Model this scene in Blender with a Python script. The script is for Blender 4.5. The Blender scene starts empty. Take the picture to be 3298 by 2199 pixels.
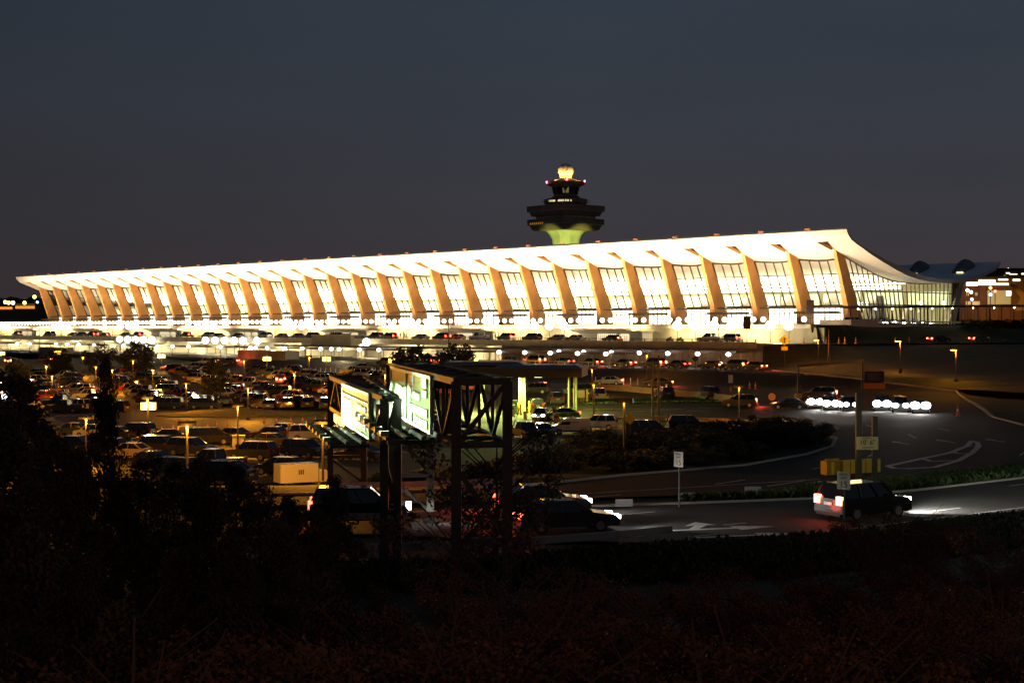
import bpy, bmesh, math, random
from mathutils import Vector, Matrix
random.seed(7)
sc = bpy.context.scene
R = math.radians

# ------------------------------------------------------------------ camera, sky, exposure
EYE = 9.3                      # camera height above the near road
FPX, CX, HY = 4700.0, 1649.0, 1056.0
cam = bpy.data.objects.new("camera", bpy.data.cameras.new("camera"))
sc.collection.objects.link(cam)
cam.location = (0, 0, EYE)
cam.rotation_euler = (R(90), 0, 0)
cam.data.sensor_width = 36
cam.data.lens = 36 * FPX / 3298
cam.data.shift_y = -(1099.5 - HY) / 3298
cam.data.clip_start = 0.5
cam.data.clip_end = 6000
sc.camera = cam

w = bpy.data.worlds.new("World"); sc.world = w; w.use_nodes = True
nt = w.node_tree; nt.nodes.clear()
out = nt.nodes.new('ShaderNodeOutputWorld'); bg = nt.nodes.new('ShaderNodeBackground')
sky = nt.nodes.new('ShaderNodeTexSky'); sky.sky_type = 'NISHITA'; sky.sun_disc = False
sky.sun_elevation = R(-5); sky.sun_rotation = R(250)
tc = nt.nodes.new('ShaderNodeTexCoord'); sp = nt.nodes.new('ShaderNodeSeparateXYZ')
cr = nt.nodes.new('ShaderNodeValToRGB')
nt.links.new(tc.outputs['Generated'], sp.inputs[0]); nt.links.new(sp.outputs['Z'], cr.inputs[0])
els = cr.color_ramp.elements
els[0].position = 0.0; els[0].color = (.060, .040, .040, 1)
els[1].position = 1.0; els[1].color = (.012, .020, .032, 1)
for p, c in ((.02, (.048, .036, .039)), (.07, (.042, .040, .048)), (.14, (.037, .042, .054)), (.22, (.032, .043, .060)), (.4, (.022, .034, .05))):
    e = els.new(p); e.color = (*c, 1)
# the glow fades away from the lit side of the sky (towards the west, image left)
mr = nt.nodes.new('ShaderNodeMapRange'); mr.inputs[1].default_value = -.55; mr.inputs[2].default_value = .05
mr.inputs[3].default_value = .62; mr.inputs[4].default_value = 1.0
nt.links.new(sp.outputs['X'], mr.inputs[0])
sca = nt.nodes.new('ShaderNodeVectorMath'); sca.operation = 'SCALE'
nt.links.new(cr.outputs[0], sca.inputs[0]); nt.links.new(mr.outputs[0], sca.inputs['Scale'])
s2 = nt.nodes.new('ShaderNodeVectorMath'); s2.operation = 'SCALE'; s2.inputs['Scale'].default_value = .05
nt.links.new(sky.outputs[0], s2.inputs[0])
ad = nt.nodes.new('ShaderNodeVectorMath'); ad.operation = 'ADD'
mpn = nt.nodes.new('ShaderNodeMapping'); mpn.inputs['Scale'].default_value = (2.2, 2.2, 9.0); nz = nt.nodes.new('ShaderNodeTexNoise'); nz.inputs['Scale'].default_value = 1.6; nz.inputs['Detail'].default_value = 5
mr2 = nt.nodes.new('ShaderNodeMapRange'); mr2.inputs[3].default_value = .86; mr2.inputs[4].default_value = 1.12
nt.links.new(tc.outputs['Generated'], mpn.inputs['Vector']); nt.links.new(mpn.outputs[0], nz.inputs['Vector']); nt.links.new(nz.outputs[0], mr2.inputs[0])
s3 = nt.nodes.new('ShaderNodeVectorMath'); s3.operation = 'SCALE'; nt.links.new(sca.outputs[0], s3.inputs[0]); nt.links.new(mr2.outputs[0], s3.inputs['Scale'])
nt.links.new(s3.outputs[0], ad.inputs[0]); nt.links.new(s2.outputs[0], ad.inputs[1])
nt.links.new(ad.outputs[0], bg.inputs[0]); bg.inputs[1].default_value = 1.0
nt.links.new(bg.outputs[0], out.inputs[0])
sc.view_settings.view_transform = 'Standard'; sc.view_settings.look = 'None'
sc.view_settings.exposure = 0; sc.view_settings.gamma = 1
sc.render.engine = 'CYCLES'
cy = sc.cycles
cy.use_light_tree = True; cy.sample_clamp_indirect = 2.0; cy.sample_clamp_direct = 0
cy.max_bounces = 5; cy.diffuse_bounces = 2; cy.glossy_bounces = 2; cy.transmission_bounces = 3; cy.transparent_max_bounces = 8
cy.caustics_reflective = False; cy.caustics_refractive = False; cy.use_denoising = True

# ------------------------------------------------------------------ frames and terrain height
O = Vector((65.8, 309.0)); LD = Vector((-.6863, .7274)); VD = Vector((.7274, .6863))
FROT = math.atan2(-.7274, .6863)          # local x runs to the right along the terminal, local y into it

def W(x, y, z=0.0):                        # terminal frame -> world
    p = O - LD * x + VD * y
    return Vector((p.x, p.y, z))
def TS(X, Y):                              # world -> terminal frame
    d = Vector((X, Y)) - O
    return -d.dot(LD), d.dot(VD)
def x_at(u, t):                            # terminal x of something seen at photo column u in the row t
    k = (u - CX) / FPX; a = O + VD * t
    s = (k * a.y - a.x) / (LD.x - k * LD.y)
    return -s
def interp(pts, x):
    if x <= pts[0][0]: return pts[0][1]
    for (a, b), (c, d) in zip(pts, pts[1:]):
        if x <= c: return b + (d - b) * (x - a) / (c - a)
    return pts[-1][1]
def smooth(x): x = max(0, min(1, x)); return x * x * (3 - 2 * x)
HT = [(-136, -3.1), (-100, -1.4), (-73, .1), (-67, 2.0), (0, 2.0)]
Y2 = [(-80, 80), (-9.6, 84), (.9, 88), (17, 103), (24.5, 118), (27.4, 127), (40, 150), (80, 190)]
Y1 = [(-80, 112), (-13.5, 116), (-5.2, 123), (4.9, 152), (12.6, 169), (24, 177), (40, 200), (80, 230)]
def H(X, Y):
    lo = interp(HT, TS(X, Y)[1])
    a, b = interp(Y2, X), interp(Y1, X)
    z = lo * smooth((Y - a) / (b - a))
    if Y < 50: z += 4.6 * smooth((50 - Y) / 46)
    return z
def ray(u, v, Y): return Vector(((u - CX) / FPX * Y, Y, EYE - (v - HY) / FPX * Y))
def G(u, v, dz=0.0):                       # where something measured in the photo meets the terrain (plus dz)
    Y = 20.0 if dz <= 0 else 100.0
    while Y < 700:
        p = ray(u, v, Y)
        if p.z <= H(p.x, Y) + dz:
            p.z -= dz; return p
        Y += .25
    p.z -= dz
    return p
def GZ(u, v, z):                           # on a level z
    return ray(u, v, (EYE - z) * FPX / (v - HY))

# ------------------------------------------------------------------ materials
MATS = {}
def mat(name, col, rough=.7, metal=0, emit=None, es=0, noise=0, nscale=3, bump=0, bscale=20, coat=0, objcol=False, sample=False, alpha=1, spec=.5):
    if name in MATS: return MATS[name]
    m = bpy.data.materials.new(name); m.use_nodes = True
    n = m.node_tree; b = n.nodes['Principled BSDF']
    b.inputs['Base Color'].default_value = (*col, 1); b.inputs['Roughness'].default_value = rough
    b.inputs['Metallic'].default_value = metal; b.inputs['Coat Weight'].default_value = coat
    b.inputs['Specular IOR Level'].default_value = spec
    src = None
    if objcol:
        oi = n.nodes.new('ShaderNodeObjectInfo'); src = oi.outputs['Color']; n.links.new(src, b.inputs['Base Color'])
    if noise or bump:
        t = n.nodes.new('ShaderNodeTexCoord')
    if noise:
        nz = n.nodes.new('ShaderNodeTexNoise'); nz.inputs['Scale'].default_value = nscale; nz.inputs['Detail'].default_value = 6
        n.links.new(t.outputs['Object'], nz.inputs['Vector'])
        mx = n.nodes.new('ShaderNodeMix'); mx.data_type = 'RGBA'; mx.blend_type = 'MULTIPLY'; mx.inputs[0].default_value = 1
        rmp = n.nodes.new('ShaderNodeValToRGB')
        rmp.color_ramp.elements[0].position = .3; rmp.color_ramp.elements[1].position = .7
        lo = 1 - noise; rmp.color_ramp.elements[0].color = (lo, lo, lo, 1); rmp.color_ramp.elements[1].color = (1 + noise * .3,) * 3 + (1,)
        n.links.new(nz.outputs[0], rmp.inputs[0])
        mx.inputs[6].default_value = (*col, 1)
        if src: n.links.new(src, mx.inputs[6])
        n.links.new(rmp.outputs[0], mx.inputs[7]); n.links.new(mx.outputs[2], b.inputs['Base Color'])
    if bump:
        nb = n.nodes.new('ShaderNodeTexNoise'); nb.inputs['Scale'].default_value = bscale; nb.inputs['Detail'].default_value = 4
        n.links.new(t.outputs['Object'], nb.inputs['Vector'])
        bp = n.nodes.new('ShaderNodeBump'); bp.inputs['Strength'].default_value = bump; bp.inputs['Distance'].default_value = .1
        n.links.new(nb.outputs[0], bp.inputs['Height']); n.links.new(bp.outputs[0], b.inputs['Normal'])
    if emit:
        b.inputs['Emission Color'].default_value = (*emit, 1); b.inputs['Emission Strength'].default_value = es
        m.cycles.emission_sampling = 'AUTO' if sample else 'NONE'
    MATS[name] = m
    return m
def glassmat(name, tint=(1, 1, 1), refl=.06):
    m = bpy.data.materials.new(name); m.use_nodes = True; n = m.node_tree; n.nodes.clear()
    o = n.nodes.new('ShaderNodeOutputMaterial'); tr = n.nodes.new('ShaderNodeBsdfTransparent'); gl = n.nodes.new('ShaderNodeBsdfGlossy')
    tr.inputs[0].default_value = (*tint, 1); gl.inputs['Roughness'].default_value = .03
    mx = n.nodes.new('ShaderNodeMixShader'); mx.inputs[0].default_value = refl
    n.links.new(tr.outputs[0], mx.inputs[1]); n.links.new(gl.outputs[0], mx.inputs[2]); n.links.new(mx.outputs[0], o.inputs[0])
    MATS[name] = m; return m
M_conc = mat('concrete', (.62, .55, .46), .8, noise=.12, nscale=.4, bump=.1)
M_soff = mat('roof_concrete', (.72, .69, .64), .85, noise=.06, nscale=.15)
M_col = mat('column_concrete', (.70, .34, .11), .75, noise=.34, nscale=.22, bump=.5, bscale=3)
M_rooftop = mat('roof_membrane', (.85, .92, 1.0), .6, noise=.1, nscale=.2)
M_dark = mat('dark_metal', (.03, .028, .026), .5)
M_mull = mat('bronze_mullion', (.05, .03, .02), .5)
M_glass = glassmat('clear_glass', (.95, .97, .94), .07)
M_white = mat('white_plaster', (.8, .78, .7), .7, noise=.08, nscale=.5)
M_floor = mat('terrazzo', (.32, .30, .25), .3)
M_asph = mat('asphalt', (.042, .04, .038), .85, spec=.2, noise=.35, nscale=.12, bump=.3, bscale=30)
M_asph2 = mat('road_asphalt', (.062, .06, .056), .85, spec=.2, noise=.35, nscale=.2, bump=.3, bscale=30)
M_grass = mat('grass_soil', (.030, .036, .013), .95, noise=.5, nscale=.5, bump=.8, bscale=6)
M_kerb = mat('kerb_concrete', (.45, .42, .37), .8, noise=.2, nscale=1)
M_paint = mat('road_paint', (.6, .6, .58), .6, noise=.35, nscale=2)
M_ypaint = mat('yellow_paint', (.75, .5, .03), .5, noise=.15, nscale=3)
M_globe = mat('lamp_globe', (1, 1, 1), .3, emit=(1, .90, .74), es=4.5)
M_flood = mat('flood_lens', (1, 1, 1), .3, emit=(1, .95, .88), es=6)
M_sod = mat('sodium_lens', (1, .6, .1), .3, emit=(1, .55, .08), es=25)
M_pole = mat('lamp_pole', (.05, .04, .03), .5)
M_car = mat('car_paint', (.5, .5, .5), .28, objcol=True, coat=1, metal=.2)
M_cglass = mat('car_glass', (.008, .009, .012), .05, spec=.8)
M_tyre = mat('tyre', (.015, .015, .015), .9)
M_rim = mat('wheel_rim', (.45, .45, .46), .3, metal=.9)
M_hoff = mat('headlight_off', (.55, .55, .55), .08, metal=.7)
M_toff = mat('taillight_off', (.22, .01, .01), .12, coat=1)
M_hon = mat('headlight_on', (1, 1, 1), .2, emit=(1, .97, .92), es=25)
M_ton = mat('taillight_on', (1, .05, .03), .2, emit=(1, .04, .02), es=18)
M_brake = mat('brake_light_on', (1, .1, .05), .2, emit=(1, .12, .05), es=22)
M_amber = mat('amber_marker_on', (1, .4, .03), .2, emit=(1, .35, .02), es=12)
M_trim = mat('plastic_trim', (.02, .02, .02), .7)
M_steel = mat('galvanised_steel', (.30, .31, .30), .45, metal=.5, noise=.2, nscale=1.5)
M_rail = mat('guardrail_steel', (.35, .35, .34), .4, metal=.6)
M_bark = mat('bark', (.06, .045, .03), .95, noise=.4, nscale=3)
M_leafg = mat('green_leaves', (.035, .042, .016), .7, noise=.5, nscale=1.2)
M_leafj = mat('juniper_needles', (.05, .042, .022), .8, noise=.5, nscale=1.5)
M_leafo = mat('autumn_leaves', (.10, .045, .016), .7, noise=.5, nscale=1.2)
M_signblank = mat('sign_back', (.12, .12, .12), .5)

# ------------------------------------------------------------------ mesh builder
class MB:
    def __init__(s): s.v = []; s.f = []; s.m = []; s.mi = 0
    def add(s, vs, fs, mi=None):
        o = len(s.v); s.v += [tuple(p) for p in vs]
        for f in fs: s.f.append(tuple(o + i for i in f)); s.m.append(s.mi if mi is None else mi)
        return s
    def box(s, c, d, rz=0, mi=None, M=None):
        x, y, z = (q / 2 for q in d); ca, sa = math.cos(rz), math.sin(rz); vs = []
        for dz in (-z, z):
            for dx, dy in ((-x, -y), (x, -y), (x, y), (-x, y)):
                vs.append((c[0] + dx * ca - dy * sa, c[1] + dx * sa + dy * ca, c[2] + dz))
        if M: vs = [M @ Vector(p) for p in vs]
        return s.add(vs, [(3, 2, 1, 0), (4, 5, 6, 7), (0, 1, 5, 4), (1, 2, 6, 5), (2, 3, 7, 6), (3, 0, 4, 7)], mi)
    def bb(s, x0, x1, y0, y1, z0, z1, mi=None): return s.box(((x0 + x1) / 2, (y0 + y1) / 2, (z0 + z1) / 2), (abs(x1 - x0), abs(y1 - y0), abs(z1 - z0)), 0, mi)
    def bar(s, a, b, wd, hd=None, mi=None):
        a = Vector(a); b = Vector(b); hd = hd or wd; d = (b - a).normalized()
        up = Vector((0, 0, 1)) if abs(d.z) < .95 else Vector((1, 0, 0))
        sx = d.cross(up).normalized() * wd / 2; sy = sx.cross(d).normalized() * hd / 2
        vs = [p + q for p in (a, b) for q in (-sx - sy, sx - sy, sx + sy, -sx + sy)]
        return s.add(vs, [(3, 2, 1, 0), (4, 5, 6, 7), (0, 1, 5, 4), (1, 2, 6, 5), (2, 3, 7, 6), (3, 0, 4, 7)], mi)
    def cyl(s, a, b, r0, r1=None, n=8, mi=None, cap=True):
        a = Vector(a); b = Vector(b); r1 = r0 if r1 is None else r1; d = (b - a).normalized()
        up = Vector((0, 0, 1)) if abs(d.z) < .95 else Vector((1, 0, 0))
        ex = d.cross(up).normalized(); ey = ex.cross(d)
        vs = []
        for p, r in ((a, r0), (b, r1)):
            for i in range(n):
                t = 2 * math.pi * i / n; vs.append(p + ex * math.cos(t) * r + ey * math.sin(t) * r)
        fs = [(i, (i + 1) % n, n + (i + 1) % n, n + i) for i in range(n)]
        if cap: fs += [tuple(range(n - 1, -1, -1)), tuple(range(n, 2 * n))]
        return s.add(vs, fs, mi)
    def rings(s, rs, mi=None, cap=True, closed=True):
        n = len(rs[0]); vs = [p for r in rs for p in r]; fs = []
        for k in range(len(rs) - 1):
            for i in range(n if closed else n - 1):
                j = (i + 1) % n; fs.append((k * n + i, k * n + j, (k + 1) * n + j, (k + 1) * n + i))
        if cap: fs += [tuple(range(n - 1, -1, -1)), tuple(range((len(rs) - 1) * n, len(rs) * n))]
        return s.add(vs, fs, mi)
    def ngon(s, c, prof, n=8, rot=0, mi=None, cap=True):      # revolve with n sides, prof = (r, z)
        return s.rings([[(c[0] + r * math.cos(rot + 2 * math.pi * i / n), c[1] + r * math.sin(rot + 2 * math.pi * i / n), z) for i in range(n)] for r, z in prof], mi, cap)
    def ball(s, c, r, nu=10, nv=7, mi=None, sz=1):
        pr = [(max(.001, r * math.sin(math.pi * k / nv)), c[2] - r * sz * math.cos(math.pi * k / nv)) for k in range(nv + 1)]
        return s.ngon(c, pr, nu, 0, mi)
    def prism(s, poly, z0, z1, mi=None):
        return s.rings([[(x, y, z0) for x, y in poly], [(x, y, z1) for x, y in poly]], mi)
    def xprism(s, prof, x0, x1, mi=None):                      # prof in (y, z), extruded along x
        return s.rings([[(x0, y, z) for y, z in prof], [(x1, y, z) for y, z in prof]], mi)
    def mesh(s, name, mats, smooth=False):
        me = bpy.data.meshes.new(name); me.from_pydata(s.v, [], s.f)
        for m in (mats if isinstance(mats, (list, tuple)) else [mats]): me.materials.append(m)
        me.polygons.foreach_set('material_index', s.m)
        if smooth: me.polygons.foreach_set('use_smooth', [True] * len(s.f))
        bm = bmesh.new(); bm.from_mesh(me); bmesh.ops.recalc_face_normals(bm, faces=bm.faces); bm.to_mesh(me); bm.free()
        return me
def tag(o, label=None, cat=None, group=None, kind=None):
    if label: o['label'] = label
    if cat: o['category'] = cat
    if group: o['group'] = group
    if kind: o['kind'] = kind
    return o
def link(name, data, parent=None, loc=None, rz=0, smooth=False):
    o = bpy.data.objects.new(name, data); sc.collection.objects.link(o)
    if parent: o.parent = parent
    if loc is not None: o.location = loc
    if rz: o.rotation_euler = (0, 0, rz)
    return o
def build(name, mb, mats, parent=None, loc=None, rz=0, smooth=False): return link(name, mb.mesh(name, mats, smooth), parent, loc, rz)
def thing(name, label, cat, loc=(0, 0, 0), rz=0, group=None):
    o = link(name, None, None, loc, rz); o.empty_display_size = .3
    return tag(o, label, cat, group)
def framed(name, mb, mats, kind='structure', smooth=False):    # a mesh written in terminal coordinates
    o = build(name, mb, mats, None, (O.x, O.y, 0), FROT, smooth)
    if kind: o['kind'] = kind
    return o
def copy_tree(o, parent=None):
    c = o.copy(); sc.collection.objects.link(c)
    if parent: c.parent = parent; c.matrix_parent_inverse = o.matrix_parent_inverse
    for ch in KIDS.get(o.name, o.children): copy_tree(ch, c)
    return c
KIDS = {}
def light(name, typ, loc, power, col, parent=None, size=.3, rot=None, spot=None, blend=.5, sy=None):
    d = bpy.data.lights.new(name, typ); d.energy = power; d.color = col
    if typ == 'AREA':
        d.shape = 'RECTANGLE'; d.size = size; d.size_y = sy or size
    else: d.shadow_soft_size = size
    if typ == 'SPOT': d.spot_size = spot; d.spot_blend = blend
    o = link(name, d, parent, loc)
    if rot is not None: o.rotation_euler = rot
    return o
def aim(o, target):
    d = Vector(target) - Vector(o.location); o.rotation_euler = d.to_track_quat('-Z', 'Y').to_euler()

# ------------------------------------------------------------------ ground
def ground():
    xs = [-700, -400, -250, -160]; x = -110.0
    while x < 110: xs.append(x); x += 2
    xs += [130, 180, 260, 400, 700]
    ys = [-60, -20, 0, 10]; y = 14.0
    while y < 350: ys.append(y); y += 2
    ys += [380, 420, 470, 540, 640, 800, 1100, 1600, 2600, 4000]
    mb = MB(); vs = []
    for y in ys:
        for x in xs:
            xx = x * (1 if y < 640 else y / 640); vs.append((xx, y, H(x, y) - .12))
    n = len(xs)
    mb.add(vs, [(j * n + i, j * n + i + 1, (j + 1) * n + i + 1, (j + 1) * n + i) for j in range(len(ys) - 1) for i in range(n - 1)])
    o = build('ground', mb, M_grass, smooth=True); o['kind'] = 'structure'
ground()

def sheet(name, poly, m, dz, step=2.5, kind='structure', flat=None):
    """a paved area: polygon in world metres, laid on the terrain and following it"""
    bm = bmesh.new(); f = bm.faces.new([bm.verts.new((x, y, 0)) for x, y in poly]); bmesh.ops.triangulate(bm, faces=[f])
    xs = [p[0] for p in poly]; ys = [p[1] for p in poly]
    a = math.floor(min(xs)); 
    while a < max(xs):
        bmesh.ops.bisect_plane(bm, geom=bm.verts[:] + bm.edges[:] + bm.faces[:], plane_co=(a, 0, 0), plane_no=(1, 0, 0)); a += step
    a = math.floor(min(ys))
    while a < max(ys):
        bmesh.ops.bisect_plane(bm, geom=bm.verts[:] + bm.edges[:] + bm.faces[:], plane_co=(0, a, 0), plane_no=(0, 1, 0)); a += step
    for v in bm.verts: v.co.z = (H(v.co.x, v.co.y) if flat is None else flat) + dz
    bmesh.ops.recalc_face_normals(bm, faces=bm.faces)
    me = bpy.data.meshes.new(name); bm.to_mesh(me); bm.free(); me.materials.append(m)
    o = link(name, me); o['kind'] = kind
    return o
def strip(path, wd, dz=0.012, mb=None, n=None):
    """painted line or kerb following the terrain along world points"""
    mb = mb or MB(); P = []
    for a, b in zip(path, path[1:]):
        a = Vector(a[:2]); b = Vector(b[:2]); k = max(1, int((b - a).length / 2))
        for i in range(k): P.append(a.lerp(b, i / k))
    P.append(Vector(path[-1][:2])); L = []
    for i, p in enumerate(P):
        d = (P[min(i + 1, len(P) - 1)] - P[max(i - 1, 0)]).normalized(); q = Vector((-d.y, d.x)) * wd / 2
        for s in (-1, 1):
            c = p + q * s; L.append((c.x, c.y, H(c.x, c.y) + dz))
    mb.add(L, [(2 * i, 2 * i + 1, 2 * i + 3, 2 * i + 2) for i in range(len(P) - 1)])
    return mb
def kerb(name, path, wd=.25, h=.13):
    mb = MB(); P = []
    for a, b in zip(path, path[1:]):
        a = Vector(a[:2]); b = Vector(b[:2]); k = max(1, int((b - a).length / 2))
        for i in range(k): P.append(a.lerp(b, i / k))
    P.append(Vector(path[-1][:2])); rs = []
    for i, p in enumerate(P):
        d = (P[min(i + 1, len(P) - 1)] - P[max(i - 1, 0)]).normalized(); q = Vector((-d.y, d.x)) * wd / 2
        z = H(p.x, p.y); rs.append([(p.x - q.x, p.y - q.y, z - .2), (p.x + q.x, p.y + q.y, z - .2), (p.x + q.x, p.y + q.y, z + h), (p.x - q.x, p.y - q.y, z + h)])
    mb.rings(rs); o = build(name, mb, M_kerb); o['kind'] = 'structure'; return o
def gp(pts, z=None): return [tuple(G(u, v)[:2]) if z is None else tuple(GZ(u, v, z)[:2]) for u, v in pts]

# near road A, merging apron B and the exit roads
roadA = gp([(700, 1735), (1200, 1722), (1700, 1742), (2250, 1750), (2730, 1712), (3298, 1643), (3700, 1600)]) + \
        gp([(3700, 1500), (3298, 1540), (2950, 1580), (2629, 1605), (2200, 1620), (1700, 1636), (1200, 1655), (700, 1660)])
sheet('road', roadA, M_asph2, .02)
apronB = gp([(700, 1632), (1200, 1625), (1700, 1612), (2200, 1596), (2500, 1580), (2700, 1560), (2950, 1540), (3298, 1503), (3800, 1460)]) + \
         gp([(3800, 1360), (3298, 1371), (3164, 1333), (3100, 1290), (3060, 1262)]) + gp([(2782, 1226), (2488, 1195)]) + \
         gp([(2200, 1189), (1500, 1210), (1500, 1225), (2000, 1240), (2240, 1262)]) + \
         gp([(2400, 1310), (2500, 1350), (2629, 1394), (2690, 1412), (2680, 1440), (2600, 1465), (2400, 1500), (2000, 1535), (1700, 1566), (1200, 1590), (700, 1598)])
sheet('road', apronB, M_asph, .02)
exitR = gp([(1780, 1312), (2000, 1298), (2230, 1294), (2420, 1296), (2520, 1330), (2440, 1352), (2300, 1352), (1990, 1345), (1850, 1352), (1560, 1366), (1500, 1350)])
sheet('road', exitR, M_asph2, .028)
# parking lot paving
lot = [(-175, 330), (-70, 352), (-45, 335), (-5, 280), (8, 262), (14, 225), (3, 214), (-2, 200), (10, 182), (22, 178), (12, 167), (4.9, 152), (-5.2, 124), (-13.5, 117), (-60, 113), (-100, 130)]
sheet('parking_lot', lot, mat('lot_asphalt', (.055, .045, .033), .7, noise=.35, nscale=.15, bump=.3, bscale=25), .015, 3)
kerb('kerb', gp([(700, 1598), (1200, 1590), (1700, 1566), (2000, 1535), (2400, 1500), (2600, 1465), (2680, 1440), (2692, 1412), (2629, 1394), (2520, 1352)]))
kerb('kerb', gp([(2488, 1193), (2600, 1204), (2782, 1224), (2950, 1245), (3080, 1260), (3140, 1300), (3200, 1345), (3298, 1371), (3600, 1380)]), .3, .15)
kerb('kerb', gp([(1850, 1354), (1990, 1347), (2300, 1354), (2440, 1354)]), .25, .13)
kerb('kerb', gp([(1200, 1660), (1700, 1640), (2200, 1624), (2629, 1608), (2950, 1582), (3298, 1541), (3700, 1500)]), .22, .12)
kerb('kerb', gp([(1880, 1300), (2000, 1297), (2230, 1293), (2420, 1294)]), .25, .13)
# painted markings
mk = MB()
def line(pts, wd=.15): strip(gp(pts), wd, .034, mk)
line([(1660, 1605), (2200, 1572), (2500, 1553), (2640, 1545)], .12)
line([(1690, 1612), (1900, 1600)], .12); line([(1890, 1605), (2000, 1595)], .12)
for a, b in (((2305, 1560), (2400, 1547)), ((2470, 1568), (2590, 1549)), ((2690, 1410), (2702, 1412)), ((2615, 1512), (2670, 1503)),
             ((2795, 1473), (2816, 1461)), ((2655, 1373), (2702, 1381)), ((2790, 1371), (2812, 1374)), ((2925, 1400), (2950, 1412)), ((3020, 1380), (3058, 1389)), ((3285, 1468), (3298, 1458)),
             ((2772, 1640), (2915, 1623)), ((2942, 1655), (3093, 1638)), ((3250, 1567), (3298, 1561)), ((2236, 1730), (2310, 1722)), ((2000, 1660), (2110, 1650)), ((2330, 1692), (2405, 1686))):
    line([a, b], .14)
line([(2640, 1567), (2800, 1552), (3000, 1535)], .12); line([(2420, 1582), (2600, 1572), (2800, 1553)], .12)
line([(2230, 1756), (2600, 1722), (2730, 1706), (3298, 1636)], .12)
# gore with chevrons
gore = [(2858, 1503), (2960, 1480), (3060, 1459), (3115, 1437), (3131, 1420), (3146, 1424), (3152, 1438), (3130, 1460), (3085, 1485), (3010, 1506), (2920, 1511), (2880, 1510), (2858, 1503)]
line(gore, .45)
for a, b in (((2975, 1480), (3000, 1487)), ((3000, 1487), (3085, 1484)), ((3065, 1457), (3090, 1462)), ((3090, 1462), (3130, 1461)), ((3112, 1437), (3142, 1438))): line([a, b], .4)
def arrow(u, v, ang, s=1.0, bent=False):
    c = G(u, v); ca, sa = math.cos(ang), math.sin(ang)
    def P(x, y): X = c.x + (x * ca - y * sa) * s; Y = c.y + (x * sa + y * ca) * s; return (X, Y, H(X, Y) + .034)
    mk.add([P(-2, -.15), P(.6, -.15), P(.6, .15), P(-2, .15)], [(0, 1, 2, 3)])
    mk.add([P(.6, -.55), P(2.2, 0), P(.6, .55)], [(0, 1, 2)])
    if bent:
        mk.add([P(-1.2, .15), P(-.8, .15), P(-.1, 1.0), P(-.6, 1.0)], [(0, 1, 2, 3)])
        mk.add([P(-1.0, 1.0), P(.3, 1.0), P(-.2, 1.9)], [(0, 1, 2)])
for u, v in ((2901, 1428), (3045, 1422), (3205, 1420)): arrow(u, v, R(100), .8)
arrow(2320, 1704, R(16), 1.25, True); arrow(2400, 1727, R(16), 1.25); arrow(2620, 1359, R(185), .6)
for k in range(5): line([(165 + k * 34, 1345 - k * 2.2), (200 + k * 34, 1337 - k * 2.2)], .3)
line([(150, 1365), (185, 1362)], .15); line([(220, 1356), (262, 1354)], .15); line([(360, 1373), (470, 1367)], .15)
for k in range(8):       # stall lines under the near cars
    line([(1010 + k * 62, 1480 - k * 7), (1062 + k * 62, 1487 - k * 7)], .12)
for k in range(6): line([(1290 + k * 60, 1455 - k * 5), (1330 + k * 60, 1462 - k * 6)], .12)
line([(1850, 1444), (1915, 1436)], .14); line([(1965, 1432), (2010, 1428)], .14); line([(1960, 1370), (2010, 1374)], .14)
for a, b in (((1870, 1318), (2200, 1317)), ((1900, 1330), (2205, 1319)), ((2210, 1324), (2290, 1326)), ((2250, 1315), (2330, 1316))): line([a, b], .14)
o = build('road_marking', mk, M_paint); o['kind'] = 'structure'
# verges and islands
def tufts(name, poly, n, hgt, m, seed=1):
    rnd = random.Random(seed); mb = MB(); xs = [p[0] for p in poly]; ys = [p[1] for p in poly]
    def inside(x, y):
        c = False; j = len(poly) - 1
        for i in range(len(poly)):
            if (poly[i][1] > y) != (poly[j][1] > y) and x < (poly[j][0] - poly[i][0]) * (y - poly[i][1]) / (poly[j][1] - poly[i][1]) + poly[i][0]: c = not c
            j = i
        return c
    k = 0
    while k < n:
        x = rnd.uniform(min(xs), max(xs)); y = rnd.uniform(min(ys), max(ys))
        if not inside(x, y): continue
        k += 1; z = H(x, y) - .1; h = hgt * rnd.uniform(.4, 1.2); a = rnd.uniform(0, 6.3); r = h * .8
        for q in range(3):
            b = a + q * 2.1; dx, dy = math.cos(b) * r, math.sin(b) * r
            mb.add([(x, y, z), (x + dx * .5 - dy * .25, y + dy * .5 + dx * .25, z + h), (x + dx, y + dy, z + h * .7)], [(0, 1, 2)])
    o = build(name, mb, m); o['kind'] = 'stuff'; return o
M_blade = mat('grass_blades', (.04, .085, .015), .7, noise=.5, nscale=.6)
verge = gp([(2200, 1612), (2500, 1600), (2629, 1574), (2950, 1548), (3298, 1508), (3600, 1480), (3600, 1512), (3298, 1534), (2950, 1574), (2629, 1600), (2200, 1616)])
tufts('grass', verge, 5200, .5, M_blade, 2)
tufts('grass', gp([(1880, 1306), (2000, 1303), (2230, 1299), (2400, 1299), (2400, 1285), (2200, 1281), (2000, 1285), (1880, 1292)]), 1500, .3, M_blade, 3)
isl = gp([(500, 1340), (640, 1322), (760, 1312), (900, 1325), (1060, 1330), (1060, 1338), (760, 1345), (560, 1345)])
mbi = MB(); cxi = sum(p[0] for p in isl) / len(isl); cyi = sum(p[1] for p in isl) / len(isl)
rg = []
for k, dz in ((1, 0), (.985, .15), (.7, .35), (.3, .5)): rg.append([(cxi + (x - cxi) * k, cyi + (y - cyi) * k, H(x, y) + dz) for x, y in isl])
mbi.rings(rg, cap=True); o = build('grass_island', mbi, mat('dry_grass', (.11, .09, .03), .95, noise=.5, nscale=.8, bump=.8, bscale=8)); o['kind'] = 'structure'
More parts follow.
